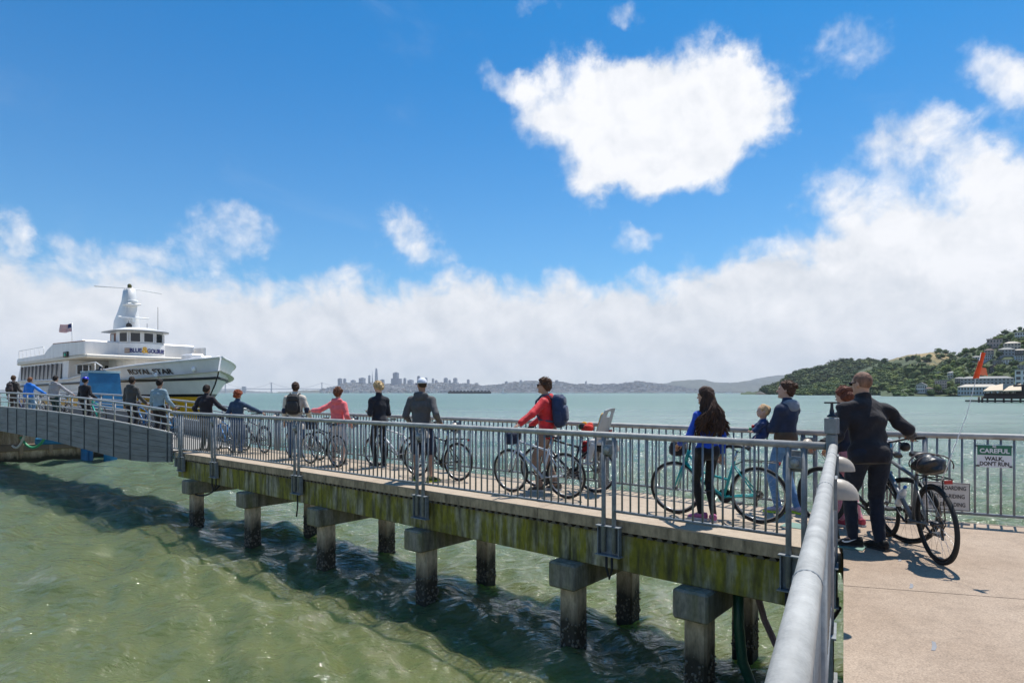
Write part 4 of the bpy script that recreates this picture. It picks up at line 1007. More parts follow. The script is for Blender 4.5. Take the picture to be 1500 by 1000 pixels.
    for sgn in (1,-1):
        prof = [(10.4,5.84),(27.4,5.84),(27.1,6.12),(19.4,6.16),(18.6,6.45),(17.2,6.78),(10.4,6.62)]
        m = MB(); m.prism(prof, sgn*3.62-.04, sgn*3.62+.04, Matrix(((1,0,0,0),(0,0,1,0),(0,1,0,0),(0,0,0,1)))); m.build('bulwark', WH, t)
    MB().tube([(10.4,3.62,6.63),(17.2,3.62,6.80)], .05, 6).build('bulwark_cap', paint((.28,.12,.05),.6), t)
    MB().bbox((14.2,0,6.32), (5.0,6.9,1.0), .08).build('upper_house', WH, t)
    MB().tube([(27.2,3.55,6.12),(27.2,3.55,6.75),(20.0,3.55,6.75),(20.0,3.55,6.15)], .025, 6).build('handrail', WHITE, t)
    for k in range(6): MB().tube([(21.2+k*1.2,3.55,6.12),(21.2+k*1.2,3.55,6.75)], .018, 6).build('stanchion', WHITE, t)
    MB().bbox((14.0,3.68,5.95), (.9,.16,.36), .03).build('sidelight_box', paint((.03,.035,.03),.5), t)
    MB().soft((13.9,3.78,5.92), (.1,.06,.1), 1).build('navigation_light', paint((.05,.5,.3),.2), t)
    # --- wheelhouse: straight sides and a round front
    cx = 12.0; RW = 1.42
    def plan(r, back=13.3, n=18): return [(back,-r)]+[(cx-r*math.sin(math.pi*i/n), -r*math.cos(math.pi*i/n)) for i in range(n+1)]+[(back,r)]
    MB().prism(plan(RW+.06)[::-1], 4.4, 6.70).build('wheelhouse_base', WH, t)
    MB().prism(plan(RW-.06)[::-1], 6.702, 7.50).build('wheelhouse', WH, t)
    for i in range(5):
        a = math.pi*(.06+.86*(i+.5)/5); r = RW-.03; c = (cx-r*math.sin(a), -r*math.cos(a), 7.10)
        Rm = Matrix.Rotation(math.atan2(-math.cos(a), -math.sin(a)), 3, 'Z')
        f = MB().bbox(c, (.06,.64,.66), .02, Rm).build('window', WH, t)
        c2 = (cx-(r+.02)*math.sin(a), -(r+.02)*math.cos(a), 7.10); MB().bbox(c2, (.05,.56,.58), .02, Rm).build('pane', GL, f)
    for x in (12.75,): 
        f = MB().bbox((x,RW-.04,7.05), (.9,.08,.72), .02).build('window', paint((.20,.07,.04),.4), t); MB().box((x-.1,RW+.005,7.08), (.5,.03,.56)).build('pane', paint((.25,.32,.34),.12), f)
    MB().prism(plan(RW+.30,13.9)[::-1], 7.50, 7.57).build('roof_edge', paint((.3,.3,.3),.5), t)
    m = MB(); p0 = plan(RW+.32,13.95); n = len(p0); p1 = [(12.8+(x-12.8)*.55, y*.5) for x, y in p0]
    m.add([(x,y,7.57) for x,y in p0]+[(x,y,7.82) for x,y in p1], [(i, (i+1) % n, n+(i+1) % n, n+i) for i in range(n)][::1]+[tuple(range(n, 2*n))], False); m.build('roof', WH, t)
    # name board on the round front
    def drum(s, z): return 0
    def drum_text(txt, size, a_mid, z0, mat_, stretch=1.0, bold=.008, asp=1.0):
        me = text_mesh(txt, size, .01, bold); r = RW+.075
        for v in me.vertices:
            x, y, z = v.co; a = a_mid - x*stretch/r; v.co = (cx-(r+z)*math.sin(a), -(r+z)*math.cos(a), z0+y*asp)
        obj('lettering', me, mat_, t)
    NAVY = paint((.02,.025,.14),.5)
    drum_text('BLUE', .30, 2.06, 6.22, NAVY, 1.05, .010, 1.25); drum_text('&', .56, 1.70, 6.25, YE, 1.1, .016); drum_text('GOLD', .30, 1.34, 6.20, NAVY, 1.0, .010, 1.25); drum_text('FLEET', .30, .90, 6.20, NAVY, .95, .010, 1.25)
    for k in range(3):
        for i in range(3):
            a = 2.40+.07*(i-1); MB().box((cx-(RW+.08)*math.sin(a), -(RW+.08)*math.cos(a), 6.10+.12*k), (.04,.11,.06), Matrix.Rotation(math.atan2(-math.cos(a), -math.sin(a)), 3, 'Z')).build('stripe', paint((.24,.10,.03),.5), t)
    MB().bbox((7.8,-.3,4.75), (3.0,3.0,1.0), .15).build('deck_trunk', WH, t); MB().bbox((9.0,-2.2,5.4), (1.6,.9,1.3), .1).build('deck_locker', WH, t); MB().bbox((6.9,-1.9,5.25), (1.5,.8,1.1), .1).build('deck_locker', WH, t)
    MB().lathe([(.0,0),(.14,0),(.16,.05)], 12, Matrix.Translation((14.4,3.6,6.15)) @ Matrix.Rotation(R(90), 4, 'X')).build('vent', BK, t)
    # foredeck rail
    m = MB(); m.tube([(13.8,3.3,5.25),(8.6,3.55,5.28),(7.6,3.5,5.0)], .03, 6)
    for x in (13.0,11.8,10.6,9.4): m.tube([(x,3.35,4.3),(x,3.35,5.25)], .022, 6)
    m.build('foredeck_rail', WHITE, t)
    # --- mast
    m = MB(); lv = [(7.7,1.35,.62),(8.5,1.3,.58),(9.2,.95,.46),(9.9,.62,.36),(10.7,.5,.30)]; xs = [14.6,14.55,14.3,14.1,14.0]
    vs = []
    for (z, a, b_), xc in zip(lv, xs):
        for k in range(12):
            an = 2*math.pi*k/12; sx = math.copysign(abs(math.cos(an))**.6, math.cos(an)); sy = math.copysign(abs(math.sin(an))**.6, math.sin(an)); vs.append((xc+a*sx, b_*sy, z))
    m.add(vs, [(i*12+k, i*12+(k+1) % 12, (i+1)*12+(k+1) % 12, (i+1)*12+k) for i in range(4) for k in range(12)]+[tuple(48+k for k in range(12))], True); m.build('mast', WH, t)
    MB().bbox((13.55,0,9.55), (1.1,.85,.12), .03).build('mast_platform', WH, t)
    MB().lathe([(.0,.0),(.3,.0),(.3,.22),(.0,.26)], 14, Matrix.Translation((13.3,0,9.62))).build('radar_dome', WHITE, t)
    MB().bbox((13.15,0,8.62), (.12,1.9,.1), .02).build('radar_bar', WHITE, t); MB().lathe([(.12,8.3),(.12,8.58)], 10, Matrix.Translation((13.2,0,0))).build('radar_mount', WHITE, t)
    MB().tube([(14.0,2.1,10.62),(14.0,0,10.75),(14.0,-2.1,10.62)], .035, 6).build('yard', WHITE, t)
    MB().lathe([(.12,10.7),(.14,10.95),(.06,11.05)], 10, Matrix.Translation((13.95,0,0))).build('masthead_light', paint((.12,.10,.02),.3), t)
    MB().lathe([(.0,.0),(.17,.0),(.19,.06)], 12, Matrix.Translation((13.2,.3,8.05)) @ Matrix.Rotation(R(-90), 4, 'Y')).build('searchlight', BK, t)
    for (x, y, h) in ((11.4,-.9,1.5),(12.0,.7,.5),(11.6,-.3,.35)): MB().tube([(x,y,7.7),(x,y,7.8+h)], .015, 5).build('antenna', DKMETAL, t)
    # ensign
    fx = 17.0; MB().tube([(fx,2.6,6.6),(fx,2.6,8.35)], .03, 6).build('flagstaff', WHITE, t)
    fl, nt, b = new_mat('ensign_cloth'); N = nt.nodes; L = nt.links; b.inputs['Roughness'].default_value = .8
    uv = N.new('ShaderNodeUVMap'); sp = N.new('ShaderNodeSeparateXYZ'); L.new(uv.outputs[0], sp.inputs[0])
    a1 = N.new('ShaderNodeMath'); a1.operation = 'MULTIPLY'; L.new(sp.outputs[1], a1.inputs[0]); a1.inputs[1].default_value = 6.5
    a2 = N.new('ShaderNodeMath'); a2.operation = 'FRACT'; L.new(a1.outputs[0], a2.inputs[0]); a3 = N.new('ShaderNodeMath'); a3.operation = 'LESS_THAN'; L.new(a2.outputs[0], a3.inputs[0]); a3.inputs[1].default_value = .5
    mx = N.new('ShaderNodeMix'); mx.data_type = 'RGBA'; L.new(a3.outputs[0], mx.inputs['Factor']); mx.inputs[6].default_value = (.7,.7,.7,1); mx.inputs[7].default_value = (.42,.02,.03,1)
    c1 = N.new('ShaderNodeMath'); c1.operation = 'LESS_THAN'; L.new(sp.outputs[0], c1.inputs[0]); c1.inputs[1].default_value = .4; c2 = N.new('ShaderNodeMath'); c2.operation = 'GREATER_THAN'; L.new(sp.outputs[1], c2.inputs[0]); c2.inputs[1].default_value = .46
    c3 = N.new('ShaderNodeMath'); c3.operation = 'MULTIPLY'; L.new(c1.outputs[0], c3.inputs[0]); L.new(c2.outputs[0], c3.inputs[1])
    mx2 = N.new('ShaderNodeMix'); mx2.data_type = 'RGBA'; L.new(c3.outputs[0], mx2.inputs['Factor']); L.new(mx.outputs[2], mx2.inputs[6]); mx2.inputs[7].default_value = (.02,.03,.12,1); L.new(mx2.outputs[2], b.inputs['Base Color'])
    me = bpy.data.meshes.new('ensign'); vs = []; uvs = []
    nx, ny = 14, 6
    for i in range(nx+1):
        for j in range(ny+1):
            u, v = i/nx, j/ny; vs.append((fx+.04+.85*u, 2.6+.45*u+.10*math.sin(u*8+v*1.2)*u, 8.3-.55*(1-v)-.12*u*math.sin(u*3)-.02)); uvs.append((u, v))
    fs = [(i*(ny+1)+j, (i+1)*(ny+1)+j, (i+1)*(ny+1)+j+1, i*(ny+1)+j+1) for i in range(nx) for j in range(ny)]
    me.from_pydata(vs, [], fs); ul = me.uv_layers.new(name='UVMap')
    for lp in me.loops: ul.data[lp.index].uv = uvs[lp.vertex_index]
    me.polygons.foreach_set('use_smooth', [True]*len(fs)); obj('ensign', me, fl, t)
ferry()
# ------------------------------------------------------------------ people: smooth-blended implicit bodies turned into one mesh
class SDF:
    def __init__(s): s.p = []
    def cap(s, a, b, ra, rb, k=.02, flat=None): s.p.append(('c', Vector(a), Vector(b), ra, rb, k)); return s
    def ell(s, c, r, M=None, k=.02): s.p.append(('e', Vector(c), Vector(r), M if M is not None else Matrix.Identity(3), k)); return s
    def mesh(s, vox, wrinkle=0.0, seed=0, cuts=(), wf=34, hf=None):
        lo = np.full(3, 9e9); hi = -lo
        for p in s.p:
            if p[0] == 'c': q = [np.array(p[1])-max(p[3], p[4]), np.array(p[2])-max(p[3], p[4])], [np.array(p[1])+max(p[3], p[4]), np.array(p[2])+max(p[3], p[4])]
            else: m = max(p[2]); q = [np.array(p[1])-m], [np.array(p[1])+m]
            lo = np.minimum(lo, np.min(q[0], 0)); hi = np.maximum(hi, np.max(q[1], 0))
        lo -= .03+vox*2; hi += .03+vox*2
        n = np.ceil((hi-lo)/vox).astype(int)+1
        ax = [lo[i]+vox*np.arange(n[i]) for i in range(3)]
        D = np.full(n, .12, np.float32)
        for p in s.p:
            k = p[-1]
            if p[0] == 'c': m = max(p[3], p[4]); l2 = np.minimum(p[1], p[2])-m-.05; h2 = np.maximum(p[1], p[2])+m+.05
            else: m = max(p[2]); l2 = np.array(p[1])-m-.05; h2 = np.array(p[1])+m+.05
            i0 = np.clip(((l2-lo)/vox).astype(int), 0, n-1); i1 = np.clip(((h2-lo)/vox).astype(int)+2, 1, n)
            sl = tuple(slice(a, b) for a, b in zip(i0, i1))
            X, Y, Z = np.meshgrid(ax[0][sl[0]], ax[1][sl[1]], ax[2][sl[2]], indexing='ij', sparse=True)
            if p[0] == 'c':
                a, b = p[1], p[2]; d = b-a; L2 = max(1e-8, d.length_squared)
                px_, py_, pz_ = X-a.x, Y-a.y, Z-a.z
                t = np.clip((px_*d.x+py_*d.y+pz_*d.z)/L2, 0, 1)
                dd = np.sqrt((px_-t*d.x)**2+(py_-t*d.y)**2+(pz_-t*d.z)**2)-(p[3]+(p[4]-p[3])*t)
            else:
                c, r, M = p[1], p[2], p[3]; X0, Y0, Z0 = X-c.x, Y-c.y, Z-c.z
                u = [(M[0][j]*X0+M[1][j]*Y0+M[2][j]*Z0)/r[j] for j in range(3)]
                k0 = np.sqrt(u[0]**2+u[1]**2+u[2]**2); k1 = np.sqrt((u[0]/r[0])**2+(u[1]/r[1])**2+(u[2]/r[2])**2)+1e-6
                dd = k0*(k0-1)/k1
            cur = D[sl]; h = np.clip(.5+.5*(cur-dd)/k, 0, 1); D[sl] = cur*(1-h)+dd*h-k*h*(1-h)
        if wrinkle:
            g = np.random.default_rng(seed); X, Y, Z = np.meshgrid(*ax, indexing='ij', sparse=True); W_ = 0
            for i in range(5):
                v = g.normal(0, 1, 3); v[2] *= 1.2; v *= wf*(.6+.9*g.random())/np.linalg.norm(v); W_ = W_+np.sin(X*v[0]+Y*v[1]+Z*v[2]+g.random()*6+1.2*np.sin(Z*9+i))
            D += (wrinkle/2.2*W_).astype(np.float32)
            if hf:
                W_ = 0
                for i in range(5):
                    v = g.normal(0, 1, 3); v *= hf[1]*(.6+.8*g.random())/np.linalg.norm(v); W_ = W_+np.sin(X*v[0]+Y*v[1]+Z*v[2]+g.random()*6)
                D += (hf[0]/2.2*W_).astype(np.float32)
        for (nv, o) in cuts:                       # keep the side where (p-o).nv < 0
            X, Y, Z = np.meshgrid(*ax, indexing='ij', sparse=True); D = np.maximum(D, ((X-o[0])*nv[0]+(Y-o[1])*nv[1]+(Z-o[2])*nv[2]).astype(np.float32))
        return nets(D, lo, vox)
def nets(D, lo, vox):
    S = D < 0; nx, ny, nz = D.shape; shp = (nx-1, ny-1, nz-1)
    acc = np.zeros(shp+(3,), np.float32); cnt = np.zeros(shp, np.int32)
    cor = lambda dx, dy, dz: (slice(dx, nx-1+dx), slice(dy, ny-1+dy), slice(dz, nz-1+dz))
    for axis in range(3):
        o1, o2 = [i for i in range(3) if i != axis]
        for a in (0, 1):
            for b in (0, 1):
                c0 = [0,0,0]; c0[o1] = a; c0[o2] = b; c1 = list(c0); c1[axis] = 1
                d0, d1 = D[cor(*c0)], D[cor(*c1)]; m = S[cor(*c0)] != S[cor(*c1)]
                t = np.where(m, d0/np.where(m, d0-d1, 1), 0)
                acc[..., axis] += t; acc[..., o1] += m*a; acc[..., o2] += m*b; cnt += m
    act = cnt > 0; ids = np.full(shp, -1, np.int64); ids[act] = np.arange(act.sum())
    I = np.argwhere(act); P = (I+acc[act]/cnt[act][:, None])*vox+lo
    quads = []
    for axis in range(3):
        o1, o2 = [(1, 2), (2, 0), (0, 1)][axis]
        s0 = [slice(None)]*3; s1 = [slice(None)]*3; s0[axis] = slice(0, -1); s1[axis] = slice(1, None)
        A, B = S[tuple(s0)], S[tuple(s1)]; E = np.argwhere(A != B)
        E = E[(E[:, o1] > 0) & (E[:, o2] > 0) & (E[:, o1] < D.shape[o1]-1) & (E[:, o2] < D.shape[o2]-1)]
        if not len(E): continue
        def nb(a, b): q = E.copy(); q[:, o1] -= a; q[:, o2] -= b; return ids[q[:, 0], q[:, 1], q[:, 2]]
        q = np.stack([nb(1, 1), nb(0, 1), nb(0, 0), nb(1, 0)], -1)
        fl = ~A[E[:, 0], E[:, 1], E[:, 2]]; q[fl] = q[fl][:, ::-1]; quads.append(q)
    return P, np.concatenate(quads)
def np_mesh(name, P, Q, extra=None):
    me = bpy.data.meshes.new(name); V = P.tolist(); Fc = Q.tolist()
    if extra is not None: b = len(V); V += extra.v; Fc += [[i+b for i in f] for f in extra.f]
    me.from_pydata(V, [], Fc); me.polygons.foreach_set('use_smooth', [True]*len(me.polygons)); return me

# ------------------------------------------------------------------ bicycles
WR = .345
def _wheel_meshes():
    c = [(WR-.02)*1.0]
    tyre = MB().tube([((WR-.018)*math.cos(a), 0, (WR-.018)*math.sin(a)) for a in np.linspace(0, 2*math.pi, 48, endpoint=False)], .0185, 8, closed=True)
    rim = MB().tube([((WR-.045)*math.cos(a), 0, (WR-.045)*math.sin(a)) for a in np.linspace(0, 2*math.pi, 48, endpoint=False)], .0105, 6, closed=True)
    hub = MB().tube([(0,-.05,0),(0,-.035,0),(0,-.03,0),(0,.03,0),(0,.035,0),(0,.05,0)], [.008,.028,.016,.016,.028,.008], 10)
    sp = MB()
    for i in range(28):
        a = 2*math.pi*i/28; s = .03 if i % 2 else -.03; b = a+(.5 if i % 4 < 2 else -.5)
        sp.tube([(.025*math.cos(b), s, .025*math.sin(b)), ((WR-.048)*math.cos(a), 0, (WR-.048)*math.sin(a))], .0013, 3, caps=False)
    cas = MB()
    for k in range(6): cas.tube([(0,-.03-.004*k,0),(0,-.0325-.004*k,0)], .05-.006*k, 14)
    return {n: m.mesh(n) for n, m in (('tyre', tyre), ('rim', rim), ('hub', hub), ('spokes', sp), ('cassette', cas))}
WM = _wheel_meshes()
for k_, m_ in (('tyre', RUBBER), ('hub', DKMETAL), ('spokes', CHROME), ('cassette', paint((.22,.20,.17), .4, .9))): WM[k_].materials.append(m_)
WM['rim'].materials.append(paint((.42,.42,.43), .3, .9)); RIMB = WM['rim'].copy(); RIMB.materials.clear(); RIMB.materials.append(BLACK)
RA, FA = Vector((-.52,0,WR)), Vector((.52,0,WR)); BB = Vector((-.10,0,.285)); ST = Vector((-.235,0,.74)); SDL = Vector((-.275,0,.90)); HT = Vector((.335,0,.815)); HB_ = Vector((.375,0,.70)); HBAR = Vector((.31,0,.985))
_bm = {}
def cached(key, fn):
    if key not in _bm: _bm[key] = fn()
    return _bm[key]
def frame_mesh(style):
    m = MB(); r = .0165
    if style == 'step':
        m.tube([HB_+Vector((0,0,-.02)), Vector((.16,0,.45)), BB], .022, 8); m.tube([HT+Vector((0,0,-.03)), Vector((.14,0,.56)), Vector((-.165,0,.50))], .016, 8)
    else:
        m.tube([HB_, BB], .022, 8); m.tube([HT, ST+Vector((.02,0,-.04))], .0175, 8)
    m.tube([BB, ST], .0175, 8); m.tube([HT+Vector((-.01,0,.03)), HB_+Vector((.01,0,-.03))], .024, 10)
    for s in (-1, 1):
        m.tube([BB+Vector((0,.03*s,0)), RA+Vector((.02,.062*s,0))], .011, 6); m.tube([ST+Vector((0,.02*s,-.06)), RA+Vector((.02,.062*s,.01))], .009, 6)
    m.tube([BB+Vector((0,-.045,0)), BB+Vector((0,.045,0))], .024, 10)
    return m.mesh('frame')
def fork_mesh():
    m = MB(); 
    for s in (-1, 1): m.tube([HB_+Vector((.012,.035*s,-.03)), HB_+Vector((.05,.055*s,-.12)), FA+Vector((0,.058*s,0))], [.017,.016,.011], 8)
    m.tube([HB_+Vector((.012,-.045,-.03)), HB_+Vector((.012,.045,-.03))], .018, 8); return m.mesh('fork')
def bar_mesh():
    m = MB(); m.tube([HT+Vector((-.008,0,.02)), HBAR+Vector((-.005,0,-.01)), HBAR+Vector((.05,0,.0))], .0145, 8)
    m.tube([HBAR+Vector((-.03,-.31,.03)), HBAR+Vector((0,-.20,.03)), HBAR+Vector((.045,-.06,0)), HBAR+Vector((.045,.06,0)), HBAR+Vector((0,.20,.03)), HBAR+Vector((-.03,.31,.03))], .0115, 8)
    for s in (-1, 1): m.tube([HBAR+Vector((.0,.20*s,.025)), HBAR+Vector((.045,.24*s,.0)), HBAR+Vector((.03,.29*s,-.01))], .006, 5)
    return m.mesh('handlebar')
def grip_mesh(s): return MB().tube([HBAR+Vector((-.035,.325*s,.031)), HBAR+Vector((-.012,.215*s,.031))], .017, 8).mesh('grip')
def saddle_mesh():
    m = MB(); vs = []; st = [(-.14,.075,.0),(-.12,.085,.022),(-.05,.075,.028),(.03,.035,.022),(.10,.022,.02),(.135,.014,.008)]
    for x, w, z in st:
        for k in range(10):
            a = 2*math.pi*k/10; vs.append(SDL+Vector((x, w*math.cos(a), z+.026*math.sin(a)*(1 if math.sin(a) > 0 else .8))))
    m.add(vs, [(i*10+k, (i+1)*10+k, (i+1)*10+(k+1) % 10, i*10+(k+1) % 10) for i in range(5) for k in range(10)]+[tuple(range(10)), tuple(range(59, 49, -1))], True)
    for s in (-1, 1): m.tube([SDL+Vector((-.1,.03*s,-.005)), SDL+Vector((-.03,.022*s,-.045)), SDL+Vector((.08,.012*s,0))], .004, 5)
    return m.mesh('saddle')
def crank_mesh(s):
    a = .6 if s > 0 else .6+math.pi; e = BB+Vector((.165*math.cos(a), .085*s, .165*math.sin(a)))
    m = MB(); m.tube([BB+Vector((0,.055*s,0)), BB+Vector((0,.075*s,0)), e], .011, 6); return m.mesh('crank'), e
def rack_mesh():
    m = MB(); z = 2*WR+.065
    for s in (-1, 1): m.tube([RA+Vector((0,.07*s,.02)), Vector((RA.x-.02,.065*s,z)), ], .006, 5); m.tube([ST+Vector((0,.02*s,-.05)), Vector((-.36,.055*s,z)), Vector((-.72,.06*s,z)), Vector((-.76,.03*s,z))], .006, 5)
    for x in (-.42,-.55,-.68): m.tube([Vector((x,-.06,z)), Vector((x,.06,z))], .005, 5)
    return m.mesh('rack')
def bike(pf, pr, z, label, fcol, style='diamond', rim='silver', rack=False, bag=None, guard=False, lean=0, steer=0, group='bicycles of the people queueing', pitch=0, seatcol=BLACK):
    c = (pf+pr)/2; ang = math.atan2(pf.y-pr.y, pf.x-pr.x)
    t = thing('bicycle', label, 'bicycle', (c.x, c.y, z), 0, group); t.rotation_euler = Euler((R(lean), -pitch, ang), 'XYZ')
    FM = paint(fcol, .28)
    def ob(nm, me, m_=None, par=t):
        o = bpy.data.objects.new(nm, me); COL.objects.link(o); o.parent = par
        if m_ is not None:
            if not me.materials: me.materials.append(m_)
            else: o.material_slots[0].link = 'OBJECT'; o.material_slots[0].material = m_
        return o
    ob('frame', cached('frame'+style, lambda: frame_mesh(style)), FM)
    fk = ob('fork', cached('fork', fork_mesh), FM)
    bar = ob('handlebar', cached('bar', bar_mesh), DKMETAL)
    for s in (-1, 1): ob('grip', cached('grip%d' % s, lambda: grip_mesh(s)), RUBBER, bar)
    sd_ = ob('saddle', cached('saddle', saddle_mesh), seatcol)
    ob('seat_post', cached('post', lambda: MB().tube([ST+Vector((.02,0,-.06)), SDL+Vector((-.0,0,-.03))], .0135, 8).mesh('seat_post')), CHROME)
    for nm, A in (('rear', RA), ('front', FA)):
        w = bpy.data.objects.new('wheel', WM['rim'] if rim == 'silver' else RIMB); COL.objects.link(w); w.parent = t; w.location = A
        if nm == 'front' and steer: w.rotation_euler = (0, 0, R(steer))
        for q in ('tyre', 'spokes', 'hub')+(('cassette',) if nm == 'rear' else ()): ob(q, WM[q], None, w)
    for s in (-1, 1):
        me, e = cached('crank%d' % s, lambda: crank_mesh(s)); ck = ob('crank', me, DKMETAL)
        ob('pedal', cached('pedal%d' % s, lambda: MB().bbox(e+Vector((0,.055*s,0)), (.09,.085,.022), .005).mesh('pedal')), BLACK, ck)
    ob('chainring', cached('ring', lambda: MB().tube([(BB.x,-.052,BB.z),(BB.x,-.058,BB.z)], .09, 20).mesh('chainring')), DKMETAL)
    ob('chain', cached('chain', lambda: MB().tube([Vector((BB.x,-.055,BB.z+.09)), Vector((RA.x,-.052,RA.z+.045)), Vector((RA.x-.045,-.052,RA.z)), Vector((RA.x,-.052,RA.z-.045)), Vector((RA.x+.07,-.052,RA.z-.13)), Vector((BB.x,-.055,BB.z-.09)), Vector((BB.x+.09,-.055,BB.z))], .0055, 5, closed=True).mesh('chain')), DKMETAL)
    ob('derailleur', cached('dera', lambda: MB().bbox((RA.x+.045,-.06,RA.z-.09), (.03,.02,.13), .006).mesh('derailleur')), DKMETAL)
    cb = cached('cables', lambda: MB().tube(bez(HBAR+Vector((.03,.14,.01)), HB_+Vector((.03,.01,.02)), -.06, 8, (.12,.04,0)), .0035, 4).tube(bez(HBAR+Vector((.03,-.14,.01)), HT+Vector((-.05,0,-.03)), -.05, 8, (.13,-.04,0)), .0035, 4).mesh('cables')); ob('cables', cb, BLACK)
    if rack: ob('rack', cached('rack', rack_mesh), BLACK); ob('reflector', cached('refl', lambda: MB().box((-.765,0,2*WR+.05), (.012,.06,.03)).mesh('reflector')), paint((.4,.02,.02), .3))
    if guard:
        for A in (RA, FA):
            MB().tube([A+Vector(((WR+.022)*math.cos(a), 0, (WR+.022)*math.sin(a))) for a in np.linspace(.3, 2.9, 16)], .016, 6).build('mudguard', BLACK, t)
    if bag: 
        bb = MB().soft(HBAR+Vector((.16,0,-.12)), (.085,.125,.10), .45).build('handlebar_bag', fabric(bag), t)
        MB().soft(HBAR+Vector((.25,0,-.14)), (.012,.08,.06), .4).build('map_pocket', fabric((.05,.05,.06)), bb)
    return t
def place_bike(f, r, label, col, **k):
    pf, pr = gp(*f), gp(*r); return bike(pf, pr, DECK, label, col, **k)

B1 = place_bike((1302,787), (1371,823), 'dark grey mountain bicycle with pannier rack held by the bald man', (.13,.14,.15), rim='black', rack=True, lean=-4); B1.scale = (1.07,)*3
B3 = place_bike((992,752), (1110,766), 'turquoise step through bicycle beside the woman in cobalt blue', (.02,.36,.37), style='step', rack=True, bag=(.02,.018,.022), lean=-3)
B4 = place_bike((749,720), (830,730), 'pale silver hybrid bicycle with black fork beside the red jacket man', (.50,.53,.57), bag=(.012,.02,.05), lean=-3)
B5 = place_bike((789,713.5), (871,721), 'black bicycle carrying the grey child seat', (.03,.03,.035), rack=True, lean=3)
pb = gp(671,704); dv = Vector((-.80,.60,0))
B6 = bike(pb+dv*1.04, pb, DECK, 'black town bicycle behind the man in navy shorts', (.02,.02,.022), rack=True)
pb = gp(550,682.5); B7 = bike(pb, pb-Vector((-.86,.51,0))*1.04, DECK, 'white bicycle leaning by the blond man in black', (.66,.66,.66), lean=3, style='diamond')
B8 = place_bike((455,679), (493,684), 'black bicycle in front of the pink hooded woman', (.03,.03,.035), bag=(.02,.02,.025))
pb = gp(424,670.5)+Vector((.05,.1,0)); B9 = bike(pb, pb-dv*1.04, DECK, 'silver bicycle beside the man in cream carrying a black backpack', (.45,.46,.48))
B10 = place_bike((359,660), (387,663.5), 'black bicycle with mudguards next to the red curly haired woman', (.03,.03,.03), guard=True)
pb = PW(17.1, 7.7); pb.z = DECK; B11 = bike(PW(17.2,7.75), PW(16.2,7.65), DECK, 'blue bicycle at the gangway threshold by the man in black', (.02,.16,.42), bag=(.02,.02,.03))
B2 = bike(gp(1203,767), gp(1203,767)+Vector((.42,-.93,0)), DECK, 'black bicycle mostly hidden behind the bald man', (.03,.03,.03), rim='black', lean=2)

